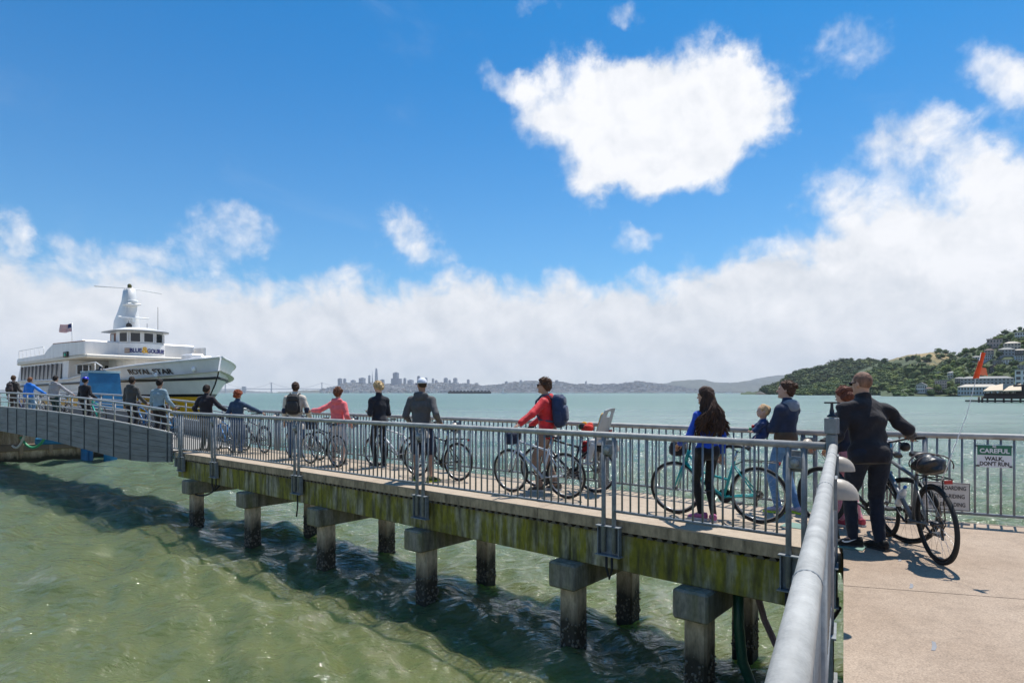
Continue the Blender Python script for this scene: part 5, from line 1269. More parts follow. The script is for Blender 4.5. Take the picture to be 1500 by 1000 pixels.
# extras on the bald man's bicycle: saddle bag, bottle, bar pouch, pennant
def b1_extras():
    M4 = B1.matrix_basis
    Rz = Matrix.Rotation(B1.rotation_euler.z, 3, 'Z')
    def W_(v): return M4 @ Vector(v)
    p = W_((-.50,0,2*WR+.165)); a = B1.rotation_euler.z
    t = thing('saddle_pack', 'shiny black rolled jacket strapped on the rack behind the saddle', 'bag', p, a)
    bs_ = SDF(); bs_.ell((0,.02,-.02), (.20,.125,.07), None, .03); bs_.ell((.06,-.05,.01), (.13,.09,.075), None, .03); bs_.ell((-.08,.04,.02), (.11,.10,.07), None, .03); P_, Q_ = bs_.mesh(.010, .010, 5, (), 45); obj('bundle', np_mesh('bundle', P_, Q_), mat('black_nylon', (.018,.017,.018), .35, var=.5, scale=12, bump=.6, bscale=14), t)
    for x in (-.08,.07): MB().tube([(x+.0*math.cos(q), .155*math.cos(q), .1*math.sin(q)) for q in np.linspace(-.3, 3.4, 12)], .006, 5).build('strap', fabric((.10,.07,.06)), t)
    p = W_((.12,0,.47)); t = thing('water_bottle', 'clear plastic water bottle with blue cap in the frame of the dark bicycle', 'bottle', p, a); t.rotation_euler = (0, R(-38), a)
    # the bottle stands in a cage on the down tube
    BOT = mat('bottle_plastic', (.62,.68,.74), .12, var=.1, scale=20)
    MB().lathe([(.001,-.11),(.032,-.11),(.036,-.09),(.033,-.03),(.036,.0),(.033,.05),(.036,.07),(.014,.125),(.014,.14)], 14).build('body', BOT, t); MB().lathe([(.016,.135),(.016,.16),(.001,.161)], 12).build('cap', paint((.03,.16,.50), .4), t)
    MB().lathe([(.0372,-.01),(.0372,.05)], 14).build('label_band', paint((.35,.45,.60), .5), t)
    p = W_((.42,0,.95)); t = thing('bar_pouch', 'colourful handlebar pouch with pale map window on the dark bicycle', 'bag', p, a)
    MB().soft((0,0,-.02), (.06,.085,.095), .45).build('pouch', fabric((.38,.42,.46)), t)
    for k, (c_, y, z) in enumerate(((( .02,.25,.55), -.03,.02),((.10,.45,.10), .02,-.03),((.55,.06,.08), .035,.04),((.7,.6,.08),-.02,-.05))): MB().soft((-.06,y,z-.02), (.006,.03,.024), .5).build('patch', paint(c_, .5), t)
    p = W_((.33,-.16,.93)); t = thing('cycle_bell', 'round black horn fixed at the handlebar of the dark bicycle', 'horn', p, a); MB().soft((0,0,0), (.05,.05,.05), .9).build('bulb', BLACK, t); MB().tube([(0,0,0),(.03,.05,.06)], .008, 6).build('stem', DKMETAL, t)
    # pennant on a thin whip
    base = W_((-.70,.02,2*WR+.05)); tip = px(1437,516,base.y-.05); t = thing('bicycle_pennant', 'orange windsock pennant on a thin white whip behind the dark bicycle', 'flag', base)
    d = tip-base; k1 = d*.5+Vector((.05,0,.02)); ORG = fabric((.80,.075,.012), .6)
    MB().tube([(0,0,0), k1*.5, k1, d*.80+Vector((.03,0,.01)), d*1.0], [.004,.0036,.003,.0026,.002], 6).build('whip', WHITE, t)
    u = d.normalized(); s_ = d*.80; e_ = d
    vs = []
    side = Vector((1,.15,0)).normalized(); bk = u.cross(side).normalized()
    for i in range(9):
        q = i/8; c = s_.lerp(e_, q)+side*(.028); rr = .028-.010*q
        for k in range(10): an = 2*math.pi*k/10; vs.append(c+side*rr*math.cos(an)+bk*rr*.6*math.sin(an)+Vector((0,0,.004*math.sin(i*2+k))))
    m = MB(); m.add(vs, [(i*10+k, i*10+(k+1) % 10, (i+1)*10+(k+1) % 10, (i+1)*10+k) for i in range(8) for k in range(10)], True); m.build('sleeve', ORG, t)
    o0 = s_.lerp(e_, .42)+side*.055; m = MB(); m.prism([(0,0),(.035,-.005),(.05,-.075),(.035,-.065),(.01,-.07),(-.03,-.06)], -.004, .004, Matrix.Translation(o0) @ Matrix.Rotation(R(90), 4, 'X')); m.build('tail', fabric((.85,.20,.10), .6), t)
b1_extras()
# child seat on the black bicycle
def child_seat():
    p = B5.matrix_basis @ Vector((-.56,0,2*WR+.08)); a = B5.rotation_euler.z
    t = thing('toddler_carrier', 'light grey moulded child bicycle seat with open slots in its tall back', 'child seat', p, a)
    GP = mat('grey_seat_plastic', (.46,.46,.45), .45, var=.1, scale=10); 
    # local x forward, seat back leans rearward; back shell made as a curved plate with two window slots
    rows = 13; cols = 13; vs = []; fs = []
    def shell(r, c, off):
        v = r/(rows-1); u = c/(cols-1)*2-1; w = .13+.055*math.sin(v*2.6)+.015; z = .02+.55*v; x = -.08-.16*v+.10*u*u*(1-.3*v)
        return Vector((x+off, u*w, z-(.035*(abs(u)**3) if v > .9 else 0)))
    idx = {}
    for o_, off in enumerate((0, -.022)):
        for r in range(rows):
            for c in range(cols): idx[(o_, r, c)] = len(vs); vs.append(shell(r, c, off))
    hole = lambda r, c: r in (9, 10) and c in (2, 3, 4, 8, 9, 10)-(set() if True else set()) if False else (r in (9, 10) and c in (2, 3, 7, 8, 9)) 
    for r in range(rows-1):
        for c in range(cols-1):
            if hole(r, c): continue
            fs.append((idx[(0,r,c)], idx[(0,r,c+1)], idx[(0,r+1,c+1)], idx[(0,r+1,c)])); fs.append((idx[(1,r,c)], idx[(1,r+1,c)], idx[(1,r+1,c+1)], idx[(1,r,c+1)]))
            for (dr, dc, e) in ((-1,0,((r,c),(r,c+1))),(1,0,((r+1,c+1),(r+1,c))),(0,-1,((r+1,c),(r,c))),(0,1,((r,c+1),(r+1,c+1)))):
                rr, cc = r+dr, c+dc
                if rr < 0 or cc < 0 or rr >= rows-1 or cc >= cols-1 or hole(rr, cc):
                    (a1, b1), (a2, b2) = e; fs.append((idx[(0,a1,b1)], idx[(1,a1,b1)], idx[(1,a2,b2)], idx[(0,a2,b2)]))
    MB().add(vs, fs, False).build('seat_back', GP, t)
    MB().soft((.02,0,.03), (.15,.14,.05), .5).build('seat_pan', GP, t)
    for s in (-1, 1):
        MB().soft((.08,.14*s,-.14), (.05,.025,.17), .5, Matrix.Rotation(R(-18), 3, 'Y')).build('leg_guard', GP, t); MB().soft((.13,.14*s,-.31), (.08,.04,.02), .5).build('foot_rest', GP, t)
    MB().soft((-.20,0,.20), (.012,.05,.035), .4).build('reflector', paint((.30,.02,.02), .3), t); MB().soft((-.02,-.04,.30), (.02,.1,.2), .4, Matrix.Rotation(R(-16), 3, 'Y')).build('padding', fabric((.55,.30,.06)), t)
    MB().soft((-.08,0,-.07), (.12,.07,.05), .4).build('mount', BLACK, t); MB().soft((-.12,-.075,-.06), (.05,.01,.025), .4).build('warning_label', paint((.75,.60,.02), .5), t)
    p2 = B5.matrix_basis @ Vector((-.33,-.02,1.02)); t = thing('child_bundle', 'red and multicoloured clothes heaped in front of the child seat', 'clothes', p2, a)
    for k, (c_, q) in enumerate(((( .55,.02,.02),(0,0,-.02)),((.50,.03,.02),(-.06,.05,.0)),((.03,.03,.04),(.05,.05,.03)),((.60,.28,.02),(.06,-.05,.05)),((.70,.10,.05),(-.04,-.06,.04)),((.10,.22,.06),(.09,.0,.01)))):
        MB().soft(q, (.08,.07,.06) if k < 2 else (.05,.035,.045), .8).build('garment', fabric(c_), t)
    t2 = thing('red_pannier', 'dark red bag hanging below the child seat', 'bag', B5.matrix_basis @ Vector((-.30,-.10,.66)), a); MB().soft((0,0,0), (.06,.05,.15), .45).build('body', fabric((.30,.01,.015)), t2); MB().soft((0,-.052,.05), (.055,.008,.06), .4).build('flap', fabric((.22,.01,.012)), t2)
child_seat()
def ik(a, c, l1, l2, pole):
    a, c = Vector(a), Vector(c); d = c-a; L = min(d.length, (l1+l2)*.998); u = d.normalized(); c = a+u*L
    x = (l1*l1-l2*l2+L*L)/(2*L); h = math.sqrt(max(0, l1*l1-x*x)); pole = Vector(pole); w = (pole-u*pole.dot(u))
    w = w.normalized() if w.length > 1e-5 else Vector((0,-1,0)); return a+u*x+w*h, c
def shoe_mesh(kind):
    def mk():
        m = MB(); st = [(-.085,.028,.075),(-.075,.036,.085),(-.03,.037,.085),(.03,.04,.075),(.08,.045,.058),(.13,.046,.045),(.165,.038,.034),(.18,.02,.02)]; vs = []
        for y, w, h in st:
            for k in range(12):
                a = 2*math.pi*k/12; vs.append((w*math.copysign(abs(math.cos(a))**.8, math.cos(a)), y, .018+max(0, h*(.5+.5*math.sin(a)))))
        m.add(vs, [(i*12+k, i*12+(k+1) % 12, (i+1)*12+(k+1) % 12, (i+1)*12+k) for i in range(7) for k in range(12)]+[tuple(range(12))[::-1], tuple(84+k for k in range(12))], True)
        return m.mesh('shoe')
    return cached('shoe', mk)
def sole_mesh():
    def mk():
        pts = [(-.03,-.09),(.03,-.09),(.041,-.04),(.042,.03),(.05,.09),(.046,.14),(.03,.18),(0,.19),(-.03,.18),(-.046,.14),(-.05,.09),(-.042,.03),(-.041,-.04)]; return MB().prism(pts, 0, .024).mesh('sole')
    return cached('sole', mk)
SKIN = [mat('skin', (.50,.29,.20), .5, var=.1, scale=14, spec=.35), mat('tanned_skin', (.36,.19,.12), .5, var=.1, scale=14, spec=.35), mat('fair_skin', (.58,.36,.27), .5, var=.1, scale=14, spec=.35)]
_hm = {}
def hairm(col):
    if col not in _hm: _hm[col] = mat('hair', col, .68, var=.5, scale=30, stretch=(1,1,.25), spec=.3, bump=.6, bscale=55)
    return _hm[col]

def person(label, pos, facing, h=1.75, build=1.0, lean=6, twist=0, hands=(None, None), feet=None, head=(0,0), skin=0, top=None, bottom=None, shoe=(.03,.03,.03), sole=(.5,.5,.5), hair=None, vox=.013, hip=.0, fem=0, side=0.0, group='people queueing for the ferry', grip=(1,1), zoff=0.0):
    """local frame: x right, y forward, z up; hands and feet in metres for a 1.75 m body; facing in degrees clockwise from +Y"""
    t = thing('person', label, 'person', pos, -R(facing), group); t.scale = (h/1.75,)*3
    w = build; nm = len(label)+int(pos.x*97) % 1000
    pel = Vector((side, hip, .945)); Ru = Matrix.Rotation(R(twist), 3, 'Z') @ Matrix.Rotation(R(-lean), 3, 'X')
    def U(x, y, z): return pel + Ru @ Vector((x, y, z))
    sw = (.175-.02*fem)*w**.5
    ne = U(0,-.005,.555); hd = U(0,.0,.555) + Vector((0,.02,.145))
    Rh = Matrix.Rotation(R(twist), 3, 'Z') @ Matrix.Rotation(-R(head[0]), 3, 'Z') @ Matrix.Rotation(-R(head[1]), 3, 'X')
    def Hd(x, y, z): return hd + Rh @ Vector((x, y, z))
    feet = feet or ((-.11,.02,-8),(.11,-.02,10))
    body = SDF(); tp = SDF(); bt = SDF()
    # torso
    for S, g in ((body, -.012), (tp, .014*top.get('bulk', 1))):
        S.ell(U(0,.0,.02), (.150*w+g, .108*w+g, .12), Ru, .04); S.ell(U(0,.01,.15), (.138*w+g-.012*fem, .103*w+g, .14), Ru, .05)
        S.ell(U(0,.0,.33), (.160*w+g-.012*fem, .112*w+g, .17), Ru, .05); S.cap(U(0,-.015,.485), U(-sw+.015,-.012,.435), .060+g, .052+g, .05); S.cap(U(0,-.015,.485), U(sw-.015,-.012,.435), .060+g, .052+g, .05)
    if fem: body.ell(U(0,.08,.33), (.12,.055,.07), Ru); tp.ell(U(0,.085,.33), (.125,.06,.075), Ru)
    body.cap(U(0,-.01,.50), hd+Rh @ Vector((0,-.01,-.07)), .052*w**.5, .05*w**.5, .03)
    # head
    body.ell(hd+Rh @ Vector((0,-.008,.022)), (.074,.094,.094), Rh, .02); body.ell(hd+Rh @ Vector((0,.022,-.05)), (.056,.068,.066), Rh, .03)
    body.cap(Hd(0,.088,.0), Hd(0,.108,-.028), .009, .013, .012); body.ell(Hd(0,.072,-.095), (.026,.022,.02), Rh, .02)
    for s in (-1, 1):
        body.ell(Hd(.075*s,-.005,-.012), (.010,.02,.031), Rh, .006); body.ell(Hd(.03*s,.083,.022), (.024,.012,.008), Rh, .01)
    # arms
    tips = MB(); arms = []
    for s, tgt, gr in ((-1, hands[0], grip[0]), (1, hands[1], grip[1])):
        sh = U(sw*s,-.01,.440); tgt = Vector(tgt) if tgt is not None else Vector((.245*s*w**.5+side, .06, .86))
        el, wr = ik(sh, tgt, .285, .25, Vector((.28*s, -.80, -.55)))
        arms.append((sh, el, wr)); f = (wr-el).normalized()
        z_ = .75 if top.get('sleeve', 'long') == 'long' else 1
        body.cap(sh, el, .046*w*z_, .038*w**.5*z_, .03); body.cap(el, wr, .038*w**.5*z_, .026*(.9 if z_ < 1 else 1), .02)
        dn = Vector((0,0,-1)); dn = (dn-f*dn.dot(f)); dn = dn.normalized() if dn.length > .2 else Vector((-s,0,0)); sd_ = f.cross(dn).normalized()
        Mh = Matrix((sd_, f, dn)).transposed(); pc = wr+f*.055
        body.ell(pc, (.039,.052,.017), Mh, .015)
        for q, (o, ln) in enumerate(((-.030,.068),(-.010,.078),(.010,.074),(.029,.058))):
            b0 = wr+f*.095+sd_*o; c1 = .45+.35*gr
            b1 = b0+f*ln*.42*math.cos(.5*c1)+dn*ln*.42*math.sin(.5*c1); b2 = b1+f*ln*.34*math.cos(1.7*c1)+dn*ln*.34*math.sin(1.7*c1); b3 = b2+f*ln*.26*math.cos(2.7*c1)+dn*ln*.26*math.sin(2.7*c1)
            tips.tube([b0-f*.015, b0, b1, b2, b3], [.0095,.0095,.009,.008,.006], 6)
        th = -s; b0 = wr+f*.035+sd_*.032*th*(1 if sd_.dot(Vector((-s,0,0))) > 0 else 1)
        inner = sd_ if sd_.dot(Vector((-s,0,.2))) > 0 else -sd_
        b0 = wr+f*.03+inner*.028; tips.tube([b0, b0+f*.03+inner*.022+dn*.008, b0+f*.058+inner*.026+dn*.022, b0+f*.078+inner*.018+dn*.032], [.012,.011,.010,.007], 6)
        bk = top.get('bulk', 1); sl = top.get('sleeve', 'long')
        r0 = .050*w+.009*bk
        if sl == 'short': e2 = sh.lerp(el, .75); tp.cap(sh, e2, r0, r0-.004, .035)
        else:
            e2 = el.lerp(wr, .55) if sl == 'pushed' else el.lerp(wr, .98)
            tp.cap(sh, el, r0, .047*w**.5+.009*bk, .035); tp.cap(el, e2, .047*w**.5+.009*bk, .036+.008*bk, .02)
    # legs
    for s, ft in ((-1, feet[0]), (1, feet[1])):
        hp = pel+Vector((.088*s*w**.5, 0, -.03)); an = Vector((ft[0]+0, ft[1], .085+(ft[3] if len(ft) > 3 else 0)))
        kn, an = ik(hp, an, .44, .43, Vector((.12*s, 1, 0)))
        lk = bottom.get('len', 'long'); bare = lk == 'short'; z_ = 1 if bare else .72
        body.cap(hp, kn, .078*w*z_, .050*w**.5*z_, .03); body.cap(kn, an, .05*w**.5*z_, .034*z_, .02)
        if bare: body.ell(kn.lerp(an, .3)+Vector((0,-.018,0)), (.046,.046,.11), None, .03)
        body.cap(an, an+Vector((math.sin(R(ft[2]))*.09, math.cos(R(ft[2]))*.09, -.045)), .034, .03, .02)
        lk = bottom.get('len', 'long'); bk = bottom.get('bulk', 1)
        q0 = .086*w+.008*bk
        if lk == 'short': e2 = hp.lerp(kn, .93); bt.cap(hp, e2, q0+.012, q0+.002, .03)
        else:
            bt.cap(hp, kn, q0, .054*w**.5+.012*bk, .025); bt.cap(kn, kn.lerp(an, .97), .054*w**.5+.012*bk, .040+.012*bk, .02)
            if bk < .5: bt.ell(kn.lerp(an, .3)+Vector((0,-.018,0)), (.052,.052,.11), None, .03)
        sz = ft[3] if len(ft) > 3 else 0
        sh_ = obj('shoe', shoe_mesh(0), None, t, (an.x, an.y, sz), -R(ft[2])); 
        if not sh_.data.materials: sh_.data.materials.append(BLACK)
        sh_.material_slots[0].link = 'OBJECT'; sh_.material_slots[0].material = fabric(shoe)
        so = obj('sole', sole_mesh(), None, sh_)
        if not so.data.materials: so.data.materials.append(BLACK)
        so.material_slots[0].link = 'OBJECT'; so.material_slots[0].material = paint(sole, .6)
    bt.ell(pel+Vector((0,-.005,.0)), (.155*w+.006, .115*w+.006, .11), None, .05)
    if fem: bt.ell(pel+Vector((0,-.03,-.04)), (.16*w, .115*w, .10), None, .04); 
    hem = top.get('hem', -.06)
    if hem < 0: tp.ell(U(0,0,hem+.06), (.158*w+.012*top.get('bulk',1), .116*w+.012*top.get('bulk',1), .12), Ru, .05)
    P, Q = body.mesh(vox); obj('body', np_mesh('body', P, Q, tips), SKIN[skin], t)
    upv = Ru @ Vector((0,0,1)); ho = U(0,0,hem)
    nc = U(0,0,.525); cuts = [(tuple(-upv), tuple(ho))]
    if not top.get('collar'): cuts.append((tuple(upv), tuple(nc)))
    if top.get('collar'): tp.cap(U(0,-.01,.5), ne+Vector((0,.0,.035)), .068, .062, .02); cuts.append((tuple(upv), tuple(ne+Vector((0,0,.045)))))
    P, Q = tp.mesh(vox, .0045*top.get('fold', 1), nm, cuts); tpo = obj('top', np_mesh('top', P, Q), fabric(top['col'], top.get('rough', .85)), t); tpo.name = top.get('name', 'jacket')
    if top.get('hood'):
        hs = SDF(); hs.ell(U(0,-.085,.49), (.115,.055,.085), Ru, .03); hs.cap(U(-.095,-.04,.515), U(-.06,.07,.47), .036, .026, .03); hs.cap(U(.095,-.04,.515), U(.06,.07,.47), .036, .026, .03); hs.cap(U(-.08,-.075,.535), U(.08,-.075,.535), .036, .036, .03)
        P, Q = hs.mesh(vox, .004, nm+3); obj('hood', np_mesh('hood', P, Q), fabric(top.get('hoodcol', top['col'])), tpo)
    cz = pel.z+.065
    P, Q = bt.mesh(vox, .004*bottom.get('bulk', 1), nm+1, [((0,0,1), (0,0,cz))]); obj(bottom.get('name', 'trousers'), np_mesh('trousers', P, Q), fabric(bottom['col']), t)
    # hair
    if hair:
        st, col = hair[0], hair[1]; hs = SDF(); k = {'short': .013, 'stubble': .0035, 'curly': .034, 'tousled': .022, 'bun': .014, 'long': .018, 'bob': .02}.get(st, .014)
        c0 = hd+Rh @ Vector((0,-.012,.026)); hs.ell(c0, (.074+k, .094+k, .092+k), Rh, .02)
        if st not in ('stubble',): hs.ell(Hd(0,-.055,-.02), (.062+k, .05+k, .062+k*.5), Rh, .03)
        cuts = [(tuple(Rh @ Vector((0,.78,-.62))), tuple(Hd(0,.040,.035))), (tuple(Rh @ Vector((0,.25,-.97))), tuple(Hd(0,-.06,-.085 if st not in ('curly','bob') else -.13)))]
        hvox = min(vox, .009) if st != 'stubble' else .006
        P, Q = hs.mesh(hvox, {'curly': .016, 'tousled': .010, 'bob': .008}.get(st, .004) if st != 'stubble' else 0, nm+2, cuts, 70, (.005 if st in ('curly','tousled','bun') else .002, 190) if st != 'stubble' else None)
        ho_ = obj('hair', np_mesh('hair', P, Q), hairm(col), t)
        if st == 'bun': b = SDF(); b.ell(Hd(.015,-.115,.055), (.042,.036,.040), Rh); P, Q = b.mesh(.008, .008, nm, (), 90, (.004, 200)); obj('bun', np_mesh('bun', P, Q), hairm(col), ho_)
        if st in ('tousled', 'curly', 'bob', 'bun'):
            m = MB(); g = random.Random(nm)
            for i in range(90 if st == 'curly' else 60):
                a = g.uniform(0, 6.28); e = g.uniform(.1, 1.45); d = Vector((math.cos(a)*math.cos(e), math.sin(a)*math.cos(e), math.sin(e)))
                if d.y > .55 and d.z < .6: continue
                p0 = c0+Rh @ Vector((d.x*(.072+k), d.y*(.092+k), d.z*(.09+k))); v = Rh @ (d*.5+Vector((g.uniform(-.9,.9), g.uniform(-1.2,.2), g.uniform(-.5,.4))))
                m.tube([p0-v*.01, p0+v*.018, p0+v*.03+Vector((0,0,-.006))], [.006,.004,.0012], 4)
            m.build('strands', hairm(col), ho_)
        if st == 'long':
            m = MB(); g = random.Random(5)
            for i in range(300):
                u = g.uniform(-1, 1); a0 = math.pi*.5+u*1.65; top_ = Hd(.05*math.sin(u), -.02-.05*g.random(), .115-.02*abs(u))
                ln = g.uniform(.36, .56); wv = u*4+g.gauss(0, .55); pts = [top_]
                mid = Hd(.088*math.sin(u*1.5), -.112*math.cos(u*1.15), .02-.03*g.random()); pts.append(mid)
                sp = .185*math.sin(u*1.4)
                for q in range(1, 9):
                    f_ = q/8; back = U(0,-.145-.02*math.cos(u*2),.40); x = mid.x*(1-f_)+(pel.x+sp*(1+.25*f_)+.035*f_)*f_; y = mid.y*(1-min(1, f_*1.7))+(back.y+.02*g.random())*min(1, f_*1.7)
                    z = mid.z-ln*f_; am = .036*min(1, f_*1.4); pts.append(Vector((x+am*math.sin(wv+q*1.25), y+am*.8*math.cos(wv+q*1.25)+(.05*abs(u)**2), z)))
                m.tube(pts, [.007,.010,.0105,.0105,.0105,.010,.0095,.009,.007,.002], 5)
            m.build('strands', hairm(col), ho_)
    # eyes, brows and mouth
    fm = MB()
    for s in (-1, 1): fm.soft(Hd(.031*s,.083,.006), (.013,.006,.006), 1, Rh, 8, 6)
    fo = fm.build('eyes', paint((.02,.015,.012), .2), t)
    MB().soft(Hd(0,.088,-.058), (.022,.006,.005), 1, Rh, 8, 6).build('mouth', paint((.30,.10,.08), .5), t)
    t['_h'] = 0; del t['_h']
    return t, dict(U=U, Hd=Hd, Rh=Rh, Ru=Ru, pel=pel, hd=hd, arms=arms, s=h/1.75)
def local(pos, facing, h, v):
    "world point to a person's local, unscaled frame"
    a = R(facing); d = Vector(v)-Vector(pos); k = h/1.75
    return ((d.x*math.cos(a)-d.y*math.sin(a))/k, (d.x*math.sin(a)+d.y*math.cos(a))/k, d.z/k)
def backpack(pt, info, label, col, col2, size=(.15,.085,.24), straps=(.02,.02,.02)):
    U, Ru = info['U'], info['Ru']; t = thing('backpack', label, 'backpack', pt.location, pt.rotation_euler.z); t.scale = pt.scale
    c = U(0,-.215,.30); MB().soft(c, size, .55, Ru, 20, 12).build('body', fabric(col, .6), t)
    MB().soft(c+Ru @ Vector((0,-size[1]*.8,-.05)), (size[0]*.8, .05, size[2]*.5), .5, Ru).build('front_pocket', fabric(col2, .6), t)
    MB().soft(c+Ru @ Vector((0,-size[1]*.5,size[2]*.55)), (size[0]*.85, .06, size[2]*.3), .6, Ru).build('lid', fabric(col2, .6), t)
    for s in (-1, 1):
        MB().tube([U(.085*s,-.14,.46), U(.10*s,-.08,.55), U(.105*s,.02,.555), U(.11*s,.12,.47), U(.12*s,.15,.33), U(.15*s,.08,.18), U(.14*s,-.14,.13)], .017, 6).build('shoulder_strap', fabric(straps, .7), t)
        MB().soft(c+Ru @ Vector((size[0]*.98*s,0,-.1)), (.022,.06,.09), .5, Ru).build('side_pocket', fabric(col2, .7), t)
    return t
# ------------------------------------------------------------------ the people
JEANS = dict(col=(.035,.065,.13), name='jeans'); BLK = dict(col=(.012,.012,.014)); DKB = dict(col=(.012,.016,.030), name='jeans')
def grip_of(B, s): return B.matrix_basis @ (HBAR+Vector((-.03,.27*s,.045)))
def saddle_of(B): return B.matrix_basis @ (SDL+Vector((-.02,0,.06)))
def wrist(pos, facing, h, w, back=.10):
    v = Vector(local(pos, facing, h, w)); d = v-Vector((0.0,-.02,1.25)); d.normalize(); return tuple(v-d*back)
# bald man in black on the wharf
pos = gp(1274, 803); fc = 8; h = 1.80
pt, inf = person('bald man in black zip pullover and dark jeans gripping a bicycle handlebar', pos, fc, h, 1.14, lean=15, twist=4, hands=((-.30,.22,.98), wrist(pos, fc, h, grip_of(B1, -1)+Vector((-.02,0,.0)))),
    feet=((-.13,.06,-75),(.08,-.03,-25)), head=(-28,4), skin=0, top=dict(col=(.016,.014,.017), collar=True, bulk=1.25, hem=-.12, name='pullover', rough=.9, fold=2.2), bottom=dict(col=(.010,.014,.026), name='jeans'), shoe=(.012,.012,.012), sole=(.03,.03,.03), hair=('stubble', (.20,.11,.075)), vox=.011)
for o in list(pt.children):
    if o.name.startswith('shoe') and o.location.x < 0:
        sw = [(-.055,.02),(-.03,.008),(0,.012),(.075,.052),(.0,.028),(-.03,.024),(-.045,.034)]
        me = MB().prism(sw, -.002, .002, Matrix(((0,0,1,0),(-1,0,0,.02),(0,1,0,.035),(0,0,0,1)))).mesh('logo_mark'); lo = obj('logo_mark', me, paint((.8,.8,.8), .5), o, (-.043,.03,0))
sg = MB(); H_ = inf['Hd']; 
for s in (-1, 1): sg.soft(H_(.034*s,.094,.008), (.027,.008,.019), .7, inf['Rh']); sg.tube([H_(.06*s,.088,.012), H_(.08*s,0,.012)], .004, 5)
sg.build('sunglasses', paint((.01,.01,.012), .15), pt)
# companion half hidden behind him
pos = gp(1247, 770); person('auburn haired companion in dark top and pink trousers hidden behind the bald man', pos, -20, 1.64, .92, lean=10, hands=((-.25,.3,1.0),(.25,.3,1.0)), head=(-10,8), skin=2, fem=1, top=dict(col=(.03,.025,.035), name='jacket'), bottom=dict(col=(.55,.22,.26), bulk=.6), shoe=(.35,.05,.08), hair=('tousled', (.14,.045,.025)), vox=.014)
# woman in cobalt blue
pos = gp(1034, 763); fc = -14; h = 1.64
person('woman with long wavy brown hair, cobalt blue top and black leggings', pos, fc, h, .92, lean=3, twist=6, hands=((-.23,.26,1.00),(.25,.02,.87)), feet=((.0,.12,-35),(.10,-.02,25)), head=(-22,0), skin=0, fem=1, hip=.0, side=.02,
    top=dict(col=(.008,.06,.42), bulk=.55, hem=-.07, name='top', fold=.7, rough=.6), bottom=dict(col=(.008,.008,.009), bulk=.15, name='leggings'), shoe=(.42,.12,.25), sole=(.55,.5,.52), hair=('long', (.060,.030,.019)), vox=.011)
# mother and baby
pos = gp(1151, 751); fc = -24; h = 1.72
pt, inf = person('mother in navy hooded jacket and light jeans carrying a baby on her arm', pos, fc, h, 1.0, lean=-2, twist=10, hands=((-.16,.30,1.14),(-.05,.30,1.05)), feet=((-.09,.05,-30),(.12,-.08,15)), head=(-25,-4), skin=2, fem=1,
    top=dict(col=(.022,.032,.065), bulk=1.8, hood=True, hoodcol=(.20,.23,.28), collar=True, hem=.13, name='jacket'), bottom=dict(col=(.10,.22,.40), bulk=.5, name='jeans'), shoe=(.42,.38,.50), sole=(.50,.72,.04), hair=('bun', (.075,.035,.02)), vox=.011)
bs = SDF(); bs.ell(inf['U'](0,0,.06), (.176,.138,.17), inf['Ru'], .03); P, Q = bs.mesh(.011, .003, 4, [(tuple(inf['Ru'] @ Vector((0,0,1))), tuple(inf['U'](0,0,.15))), (tuple(inf['Ru'] @ Vector((0,0,-1))), tuple(inf['U'](0,0,-.07)))]); obj('jacket_hem', np_mesh('jacket_hem', P, Q), fabric((.10,.065,.04)), pt)
